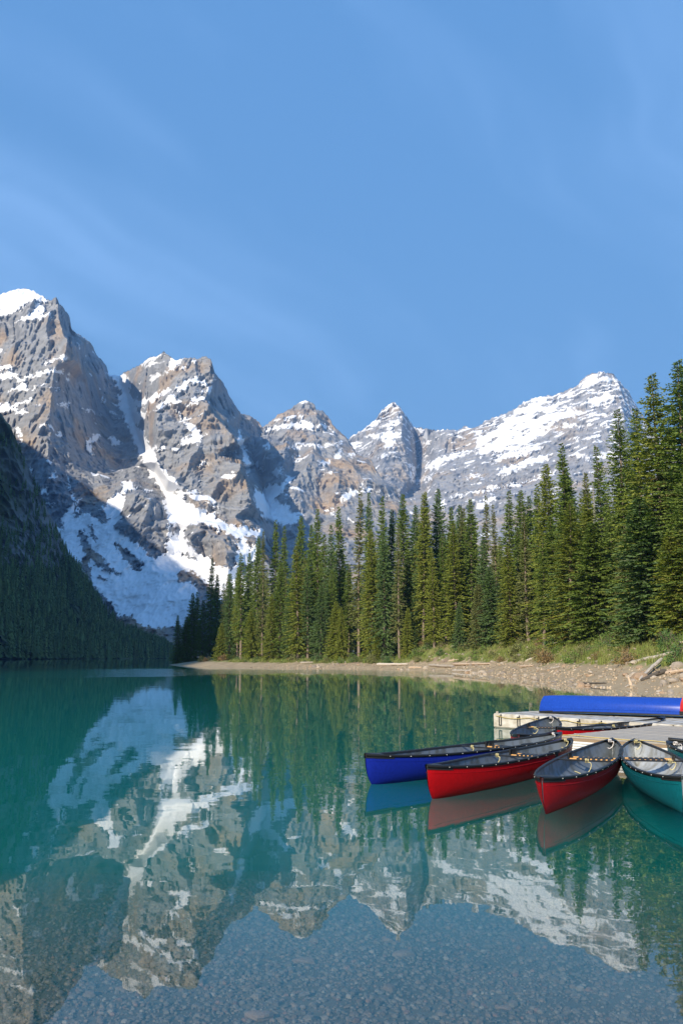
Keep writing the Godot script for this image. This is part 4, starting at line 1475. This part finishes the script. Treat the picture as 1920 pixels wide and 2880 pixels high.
func snag(seed_: int, tall: float) -> Array:
	var r := RandomNumberGenerator.new()
	r.seed = seed_
	var wood := MB.new()
	wood.colored = true
	wood.tint = Color(0.40, 0.38, 0.36)
	var stem := PackedVector3Array()
	var rad := []
	for i in 9:
		var f := i / 8.0
		stem.append(Vector3(0.15 * sin(f * 4.0 + seed_), tall * f - 0.5, 0.1 * cos(f * 3.0)))
		rad.append(lerpf(tall * 0.0095, 0.03, f))
	wood.tube(stem, rad, 8)
	var twigs := MB.new()
	twigs.colored = true
	for i in 230:
		var f := r.randf_range(0.12, 0.97)
		var az := r.randf() * TAU
		var l := r.randf_range(0.5, 2.1) * (1.15 - f)
		var a := Vector3(stem[int(f * 8)].x, tall * f, stem[int(f * 8)].z)
		var e := a + Vector3(cos(az) * l, -l * r.randf_range(0.0, 0.45), sin(az) * l)
		twigs.tint = Color(0.33, 0.31, 0.29) * r.randf_range(0.7, 1.2)
		twigs.tube(PackedVector3Array([a, a.lerp(e, 0.5) + Vector3(0, 0.1 * l, 0), e]), [0.03, 0.018, 0.007], 4)
		if r.randf() < 0.5:
			var m := a.lerp(e, 0.6)
			twigs.tube(PackedVector3Array([m, m + Vector3(r.randf_range(-0.4, 0.4), r.randf_range(-0.35, 0.2), r.randf_range(-0.4, 0.4)) * l * 0.6]), [0.014, 0.005], 3)
	return [twigs.mesh(), wood.mesh()]


func ordinal(n: int) -> String:
	var ones := ["", "first", "second", "third", "fourth", "fifth", "sixth", "seventh", "eighth", "ninth", "tenth", "eleventh", "twelfth", "thirteenth", "fourteenth", "fifteenth", "sixteenth", "seventeenth", "eighteenth", "nineteenth"]
	if n < 20: return ones[n]
	var tens := ["", "", "twenty", "thirty", "forty", "fifty", "sixty", "seventy", "eighty", "ninety"]
	if n % 10 == 0: return (tens[n / 10] as String).trim_suffix("y") + "ieth"
	return tens[n / 10] + "-" + ones[n % 10]


func forest() -> void:
	var greens := []
	for c: Color in [Color(0.165, 0.225, 0.055), Color(0.235, 0.265, 0.055), Color(0.13, 0.20, 0.080), Color(0.19, 0.205, 0.082)]:
		var m := mat(c, 0.65, true)
		m.metallic_specular = 0.3
		m.backlight_enabled = true
		m.backlight = Color(0.55, 0.66, 0.22)
		greens.append(m)
	var kinds := []          # [prototype root, height]
	var specs := [[25.0, 3.1, 0.05, 0.10, 0.42], [25.0, 2.7, 0.09, 0.14, 0.42], [25.0, 3.4, 0.03, 0.08, 0.44], [25.0, 2.0, 0.14, 0.36, 0.42], [23.0, 3.5, 0.02, 0.12, 0.32], [23.0, 3.1, 0.13, 0.16, 0.32], [12.0, 2.0, 0.02, 0.10, 0.34], [25.0, 2.6, 0.20, 0.24, 0.42]]
	for i in specs.size():
		var s: Array = specs[i]
		kinds.append([spruce(40 + i, s[0], s[1], s[2], s[3], s[4]), s[0]])
	var bare := [[snag(71, 20.0), 20.0], [snag(72, 20.0), 20.0]]
	var first := {}
	var words := ["green", "yellow-green", "blue-green", "thin", "bare grey"]
	var count := [0, 0, 0, 0, 0]
	var spots := []
	var plant := func(which: int, shape: Array, x: float, y: float, z: float, height: float, full: float, tone: int, label: String, group: String, dead: bool) -> void:
		var key := "%d/%d/%s" % [which, tone, dead]
		var o: Node3D
		var title := "dead_tree" if dead else "spruce_tree"
		if first.has(key):
			o = copy_of(first[key], title, label, group)
		else:
			o = thing(title, label, "tree", group)
			obj("trunk", shape[0][1], M.bark, o)
			obj("bare_branches" if dead else "crown", shape[0][0], M.bark if dead else greens[tone], o)
			first[key] = o
		var k: float = height / shape[1]
		o.transform = Transform3D(Basis.from_euler(Vector3(rng.randf_range(-0.02, 0.02), rng.randf() * TAU, rng.randf_range(-0.02, 0.02))).scaled(Vector3(k * full, k, k * full)), Vector3(x, y, z))
	for i in range(0, TREES.size(), 5):
		var x: float = TREES[i]
		var z: float = -TREES[i + 2]
		var kind: int = TREES[i + 3]
		var full: float = TREES[i + 4]
		var y := ground_y(x, z) - 0.1
		var h: float = TREES[i + 1] - y
		spots.append(Vector2(x, z))
		count[kind] += 1
		var near: bool = TREES[i + 2] < 105.0
		var which := 6
		if kind == 4: which = count[4] % 2
		elif h < 13.0: which = 6
		elif near: which = 5 if x < 24.0 or i / 5 % 3 == 0 else 4
		elif kind == 3: which = 3
		else: which = [0, 1, 2, 7][(i / 5) % 4]
		var label := "%s %s spruce on the shore, %s of its colour from the dark point" % ["short" if h < 14.0 else "tall", words[kind], ordinal(count[kind])]
		if kind == 4: label = "dead grey spruce with bare branches, %s from the dark point" % ordinal(count[4])
		plant.call(which, bare[which] if kind == 4 else kinds[which], x, y, z, h, full * (1.35 if h < 13.0 else 1.25) * 25.0 / maxf(h, 18.0) if kind != 4 else full, mini(kind, 3), label, "spruces along the shore", kind == 4)
	# the forest behind
	var r := RandomNumberGenerator.new()
	r.seed = 77
	var tries := 0
	var made := 0
	while made < 205 and tries < 9000:
		tries += 1
		var z := r.randf_range(-285.0, -75.0)
		var x := r.randf_range(-44.0, 95.0)
		if absf(x / z) > 0.42: continue
		var d := inland(x, z)
		var deep := 13.0
		if d < deep or d > 85.0: continue
		var free := true
		for s: Vector2 in spots:
			if s.distance_squared_to(Vector2(x, z)) < 6.5: free = false; break
		if not free: continue
		spots.append(Vector2(x, z))
		made += 1
		var h := r.randf_range(15.0, 22.0) if z > -130.0 else r.randf_range(17.0, 25.0)
		var which: int = [0, 1, 2, 3, 7][r.randi() % 5]
		plant.call(which, kinds[which], x, ground_y(x, z) - 0.1, z, h, r.randf_range(0.95, 1.25), [0, 2, 1, 3][r.randi() % 4], "spruce standing in the forest behind the front row of trees", "spruces in the forest behind the shore", false)


func far_wood(f: Dictionary) -> void:
	# simple small conifers: the wooded slope across the lake reads as one mass
	var st := MB.new()
	var r := RandomNumberGenerator.new()
	r.seed = 5
	for i in 16:
		var y := 0.06 + i * 0.058
		var reach := 0.15 * (1.0 - y) + 0.02
		for k in 6:
			var az := r.randf() * TAU
			var o := Vector3(cos(az), -0.35, sin(az)) * reach * r.randf_range(0.7, 1.2)
			var s := Vector3(-sin(az), 0, cos(az)) * reach * 0.42
			st.tri(Vector3(0, y + 0.055, 0), Vector3(0, y - 0.02, 0) + o + s, Vector3(0, y - 0.02, 0) + o - s)
	var at := []
	var tint := []
	var P: PackedVector3Array = f.p
	var T: PackedVector2Array = f.t
	for a in P.size():
		var p := P[a]
		if p.y < 1.0 or T[a].y > 250.0: continue
		var crowd := 0.16 if T[a].y < 78.0 else lerpf(0.075, 0.018, clampf((T[a].y - 78.0) / 60.0, 0.0, 1.0))
		crowd *= 1.0 + 1.3 * soft.get_noise_3d(p.x / 60.0, p.y / 60.0, p.z / 60.0)
		if r.randf() > crowd: continue
		var h := r.randf_range(9.0, 20.0) * (1.0 if T[a].y < 90.0 else 0.6)
		at.append(Transform3D(Basis(Vector3.UP, r.randf() * TAU).scaled(Vector3(h, h, h)), p + Vector3(0, -0.5, 0)))
		tint.append(Color(0.12, 0.175, 0.06).lerp(Color(0.18, 0.20, 0.06), r.randf() * r.randf()) * r.randf_range(0.6, 1.4))
	# the low wooded spit at the foot of the slope
	for i in 420:
		var u := r.randf()
		var x := lerpf(-345.0, -196.0, u) + r.randf_range(-14.0, 8.0)
		var z := lerpf(-905.0, -1095.0, u) + r.randf_range(-14.0, 22.0)
		var h := r.randf_range(12.0, 21.0)
		at.append(Transform3D(Basis(Vector3.UP, r.randf() * TAU).scaled(Vector3(h, h, h)), Vector3(x, 1.0, z)))
		tint.append(Color(0.13, 0.185, 0.06) * r.randf_range(0.6, 1.4))
	scatter("woods", st.mesh(), M.foliage, at, tint, "dark conifer woods on the shaded slope across the lake")


# ------------------------------------------------------------------ beach and bank
func bush(seed_: int, leafy: float) -> ArrayMesh:
	var r := RandomNumberGenerator.new()
	r.seed = seed_
	var st := MB.new()
	st.colored = true
	for i in 620:
		var az := r.randf() * TAU
		var f := pow(r.randf(), 0.6)
		var h := r.randf() * (1.0 - f * f * 0.75) + 0.02
		var lump := 0.8 + 0.35 * sin(az * 3.0 + seed_) * sin(az * 5.0)
		var p := Vector3(cos(az) * f * 0.62 * lump, h * (0.75 + 0.25 * lump), sin(az) * f * 0.62 * lump)
		var d := Vector3(r.randf_range(-1, 1), r.randf_range(-0.2, 1.1), r.randf_range(-1, 1)).normalized()
		var a := d.cross(Vector3(r.randf_range(-1, 1), r.randf_range(-1, 1), r.randf_range(-1, 1))).normalized()
		var l := r.randf_range(0.06, 0.13) * leafy
		st.tint = Color(1, 1, 1) * r.randf_range(0.55, 1.4)
		st.tri(p, p + d * l * 0.5 + a * l * 0.28, p + d * l)
		st.tri(p, p + d * l, p + d * l * 0.5 - a * l * 0.28)
	return st.mesh()


func bush_stems(seed_: int) -> ArrayMesh:
	var r := RandomNumberGenerator.new()
	r.seed = seed_
	var st := MB.new()
	st.colored = true
	for i in 26:
		var az := r.randf() * TAU
		var e := Vector3(cos(az) * r.randf_range(0.15, 0.55), r.randf_range(0.5, 0.98), sin(az) * r.randf_range(0.15, 0.55))
		st.tint = Color(0.20, 0.15, 0.11) * r.randf_range(0.7, 1.3)
		st.tube(PackedVector3Array([Vector3(cos(az) * 0.05, -0.05, sin(az) * 0.05), e * 0.5 + Vector3(0, 0.06, 0), e]), [0.012, 0.008, 0.003], 3)
	return st.mesh()


func boulder(seed_: int, flat_: float) -> ArrayMesh:
	var f := FastNoiseLite.new()
	f.seed = seed_
	f.frequency = 1.0
	var r := RandomNumberGenerator.new()
	r.seed = seed_
	var cuts := []
	for i in 9: cuts.append([Vector3(r.randf_range(-1, 1), r.randf_range(-1, 1), r.randf_range(-1, 1)).normalized(), r.randf_range(0.30, 0.46)])
	var rows := 9
	var cols := 13
	var p := PackedVector3Array()
	for i in rows:
		for k in cols:
			var lat := PI * i / (rows - 1) - PI / 2.0
			var lon := TAU * (k % (cols - 1)) / (cols - 1)
			var d := Vector3(cos(lat) * cos(lon), sin(lat), cos(lat) * sin(lon))
			var m := 0.5
			for c: Array in cuts:
				var q: float = d.dot(c[0])
				if q > 0.01: m = minf(m, float(c[1]) / q)
			m *= 1.0 + 0.10 * f.get_noise_3d(d.x * 2.0, d.y * 2.0, d.z * 2.0)
			p.append(Vector3(d.x, d.y * flat_, d.z * 0.85) * m)
	var st := MB.new()
	for i in rows - 1:
		for k in cols - 1:
			var a := i * cols + k
			if i > 0: st.tri(p[a], p[a + 1], p[a + cols + 1])
			if i < rows - 2: st.tri(p[a], p[a + cols + 1], p[a + cols])
	return st.mesh()


func driftwood(a: Vector3, b: Vector3, thick: float, seed_: int) -> ArrayMesh:
	var r := RandomNumberGenerator.new()
	r.seed = seed_
	var p := PackedVector3Array()
	var rad := []
	var n := 12
	var side := (b - a).cross(Vector3.UP).normalized()
	var bow := r.randf_range(-0.02, 0.02) * a.distance_to(b)
	for i in n:
		var f := float(i) / (n - 1)
		p.append(a.lerp(b, f) + side * (bow * sin(f * PI) + r.randf_range(-0.02, 0.02)) + Vector3(0, r.randf_range(-0.01, 0.02), 0))
		rad.append(thick * lerpf(1.0, 0.62, f) * r.randf_range(0.9, 1.08))
	rad[0] *= 0.8
	rad[n - 1] *= 0.7
	var st := MB.new()
	st.tube(p, rad, 9)
	for i in 3:      # broken branch stubs
		var f := r.randf_range(0.2, 0.9)
		var q := a.lerp(b, f)
		var d := (side * r.randf_range(-1, 1) + Vector3.UP * r.randf_range(0.1, 0.8)).normalized()
		st.tube(PackedVector3Array([q, q + d * thick * 1.8]), [thick * 0.3, thick * 0.14], 5)
	return st.mesh()


func beach_things() -> void:
	var bleached := []
	for c: Color in [Color(0.52, 0.46, 0.39), Color(0.40, 0.35, 0.29), Color(0.56, 0.43, 0.31), Color(0.10, 0.085, 0.07)]:
		var m := mat(c, 0.9)
		m.albedo_texture = M.wear
		m.uv1_triplanar = true
		m.uv1_scale = Vector3.ONE * 1.3
		bleached.append(m)
	# x, z of both ends, thickness, how far each end is lifted, tone, look
	for i in range(0, LOGS.size(), 8):
		var ax: float = LOGS[i]
		var az: float = LOGS[i + 1]
		var bx: float = LOGS[i + 2]
		var bz: float = LOGS[i + 3]
		var th: float = LOGS[i + 4]
		var a := Vector3(ax, ground_y(ax, az) + th * 0.7 + float(LOGS[i + 5]), az)
		var b := Vector3(bx, ground_y(bx, bz) + th * 0.5 + float(LOGS[i + 6]), bz)
		var o := obj("driftwood_log", driftwood(a, b, th, 300 + i), bleached[int(LOGS[i + 7])])
		tag(o, LOG_LABELS[i / 8], "log", "driftwood logs on the gravel beach")
	# a splintered stump standing by the water
	var sx := STUMP[0]
	var sz := STUMP[1]
	var base := Vector3(sx, ground_y(sx, sz), sz)
	var stump := thing("stump", "pale splintered stump standing upright at the water's edge", "stump", "", base)
	var st := MB.new()
	st.tube(PackedVector3Array([Vector3(0.10, -0.1, 0), Vector3(0.05, 0.15, 0), Vector3(-0.03, 0.42, 0), Vector3(-0.10, 0.72, 0)]), [0.17, 0.12, 0.08, 0.01], 7)
	obj("spike", st.mesh(), bleached[2], stump)
	for k in 5:
		st = MB.new()
		var an := TAU * k / 5.0 + 0.3
		st.tube(PackedVector3Array([Vector3(0.08, 0.08, 0), Vector3(0.08 + cos(an) * 0.25, 0.07, sin(an) * 0.25), Vector3(0.08 + cos(an) * 0.5, -0.04, sin(an) * 0.5)]), [0.07, 0.05, 0.02], 6)
		obj("root", st.mesh(), bleached[1], stump)
	# rocks
	var shapes := []
	for k in 6: shapes.append(boulder(500 + k, [0.75, 0.55, 0.9, 0.62, 0.7, 0.5][k]))
	var tones := []
	for c: Color in [Color(0.33, 0.28, 0.225), Color(0.24, 0.205, 0.17), Color(0.42, 0.36, 0.29), Color(0.34, 0.24, 0.16)]:
		var m := mat(c, 0.9)
		m.albedo_texture = M.wear
		m.uv1_triplanar = true
		m.uv1_scale = Vector3.ONE * 1.7
		tones.append(m)
	var names := ["grey", "dark grey", "pale", "brown"]
	var r := RandomNumberGenerator.new()
	r.seed = 21
	var made := 0
	while made < 290:
		var z := -50.0 - pow(r.randf(), 1.7) * 115.0
		var x := r.randf_range(-12.0, 40.0)
		if absf(x / z) > 0.40: continue
		var d := inland(x, z)
		if d < -0.7 or d > 11.0: continue
		if soft.get_noise_2d(x * 0.14, z * 0.14) < -0.1 and r.randf() < 0.75: continue
		var s := r.randf_range(0.22, 0.6) * (1.6 if r.randf() < 0.15 else 1.0)
		var tone := r.randi() % 4
		var o := obj("rock", shapes[r.randi() % 6], tones[tone])
		o.transform = Transform3D(Basis.from_euler(Vector3(r.randf_range(-0.2, 0.2), r.randf() * TAU, r.randf_range(-0.2, 0.2))).scaled(Vector3(s * r.randf_range(0.9, 1.5), s, s)), Vector3(x, ground_y(x, z) + s * 0.10, z))
		tag(o, "%s angular rock %s" % [names[tone], "at the water's edge below the gravel beach" if d < 1.5 else ("on the gravel beach" if d < 6.5 else "at the top of the beach below the bank")], "rock", "%s rocks %s" % [names[tone], "at the water's edge" if d < 1.5 else ("on the gravel beach" if d < 6.5 else "below the bank")])
		made += 1
	# small stones
	var stone := mat(Color(1, 1, 1), 0.9, true)
	for kind in 3:
		var at := []
		var tint := []
		for i in 9000:
			var z := -44.0 - pow(r.randf(), 1.6) * 130.0
			var x := r.randf_range(-28.0, 42.0)
			if absf(x / z) > 0.42: continue
			var d := inland(x, z)
			if d < -1.5 or d > 11.5: continue
			var s := r.randf_range(0.07, 0.26)
			at.append(Transform3D(Basis.from_euler(Vector3(r.randf_range(-0.3, 0.3), r.randf() * TAU, 0)).scaled(Vector3(s, s, s)), Vector3(x, ground_y(x, z) + s * 0.1, z)))
			tint.append(Color(0.36, 0.285, 0.20) * r.randf_range(0.55, 1.45))
		scatter("gravel", shapes[kind], stone, at, tint, "loose stones strewn over the gravel beach")
	# shrubs along the top of the beach and on the bank
	var leaf := []
	for c: Color in [Color(0.13, 0.21, 0.04), Color(0.18, 0.20, 0.06), Color(0.22, 0.15, 0.06), Color(0.085, 0.16, 0.045)]:
		var m := mat(c, 0.7, true)
		m.backlight_enabled = true
		m.backlight = Color(0.3, 0.35, 0.12)
		leaf.append(m)
	var tone_name := ["green", "olive", "russet", "dark green"]
	var leaves := [bush(1, 1.0), bush(2, 1.25), bush(3, 0.85)]
	var stems := [bush_stems(4), bush_stems(5), bush_stems(6)]
	var firsts := {}
	made = 0
	while made < 230:
		var z := -46.0 - pow(r.randf(), 1.35) * 175.0
		var x := r.randf_range(-36.0, 50.0)
		if absf(x / z) > 0.42: continue
		var d := inland(x, z)
		var w := beach_width(x)
		if d < w - 0.3 or d > w + 15.0: continue
		if d > w + 4.0 and r.randf() < 0.45: continue
		var s := r.randf_range(0.7, 1.7)
		var tone: int = 2 if soft.get_noise_2d(x * 0.12, z * 0.12 + 60.0) > 0.45 else [0, 1, 3, 0][r.randi() % 4]
		var v := r.randi() % 3
		var key := "%d%d" % [tone, v]
		var where := "at the top of the gravel beach" if d < w + 3.0 else "on the grassy bank under the spruces"
		var text := "%s leafy shrub %s" % [tone_name[tone], where]
		var o: Node3D
		if firsts.has(key):
			o = copy_of(firsts[key], "shrub", text, "%s shrubs %s" % [tone_name[tone], where])
		else:
			o = thing("shrub", text, "shrub", "%s shrubs %s" % [tone_name[tone], where])
			obj("foliage", leaves[v], leaf[tone], o)
			obj("stems", stems[v], M.bark, o)
			firsts[key] = o
		o.transform = Transform3D(Basis(Vector3.UP, r.randf() * TAU).scaled(Vector3(s * 1.2, s, s * 1.2)), Vector3(x, ground_y(x, z) - 0.03, z))
		made += 1
	# grass
	st = MB.new()
	st.colored = true
	for i in 16:
		var az := r.randf() * TAU
		var lean := Vector3(cos(az), 0, sin(az)) * r.randf_range(0.05, 0.22)
		var o := Vector3(r.randf_range(-0.12, 0.12), 0, r.randf_range(-0.12, 0.12))
		var sd := Vector3(-sin(az), 0, cos(az)) * 0.014
		st.tint = Color(1, 1, 1) * r.randf_range(0.7, 1.3)
		var h := r.randf_range(0.18, 0.4)
		st.tri(o - sd, o + lean + Vector3(0, h, 0), o + sd)
	var at2 := []
	var tint2 := []
	for i in 42000:
		var z := -46.0 - pow(r.randf(), 1.3) * 150.0
		var x := r.randf_range(-30.0, 60.0)
		if absf(x / z) > 0.42: continue
		var d := inland(x, z)
		var w := beach_width(x)
		if d < w - 0.2 or d > w + 20.0: continue
		if fine.get_noise_2d(x * 0.11 + 40.0, z * 0.11) + fine.get_noise_2d(x * 0.5, z * 0.5) * 0.5 < -0.36: continue
		var s := r.randf_range(0.9, 2.0)
		at2.append(Transform3D(Basis(Vector3.UP, r.randf() * TAU).scaled(Vector3(s, s, s)), Vector3(x, ground_y(x, z) - 0.02, z)))
		tint2.append(Color(0.17, 0.24, 0.05).lerp(Color(0.28, 0.25, 0.10), r.randf() * 0.7))
	scatter("grass", st.mesh(), M.foliage, at2, tint2, "grass on the bank below the spruces")
	# stones lying in the shallows
	var sub := [[-1.02, -5.75, 0.40, 3, "reddish slab of rock on the lake bed by the picture edge"], [-0.30, -8.3, 0.2, 1, "dark flat stone on the lake bed in the shallows"], [0.55, -8.6, 0.18, 3, "reddish flat stone lying alone on the gravel bed"], [-0.55, -6.6, 0.2, 1, "dark stone on the gravel bed beside its shadow"], [1.15, -6.9, 0.12, 2, "small angular stone on the gravel bed, nearest the middle"], [2.6, -9.6, 0.3, 3, "brown stick-like slab on the bed below the teal canoe"]]
	var wet := mat(Color(0.15, 0.115, 0.09), 0.8)
	wet.albedo_texture = M.wear
	wet.uv1_triplanar = true
	for k in sub.size():
		var q: Array = sub[k]
		var s: float = q[2]
		var o := obj("rock", shapes[[0, 5, 3, 1, 5, 3][k]], tones[3] if k == 0 else wet)
		o.transform = Transform3D(Basis(Vector3.UP, [0.5, 0.2, 0.9, 1.5, 0.1, 0.3][k]).scaled(Vector3(s * 1.35, s * 0.7, s * 0.9)), Vector3(q[0], height_at(q[0], q[1], -40.0) + s * 0.10, q[1]))
		tag(o, q[4], "rock", "stones on the lake bed")
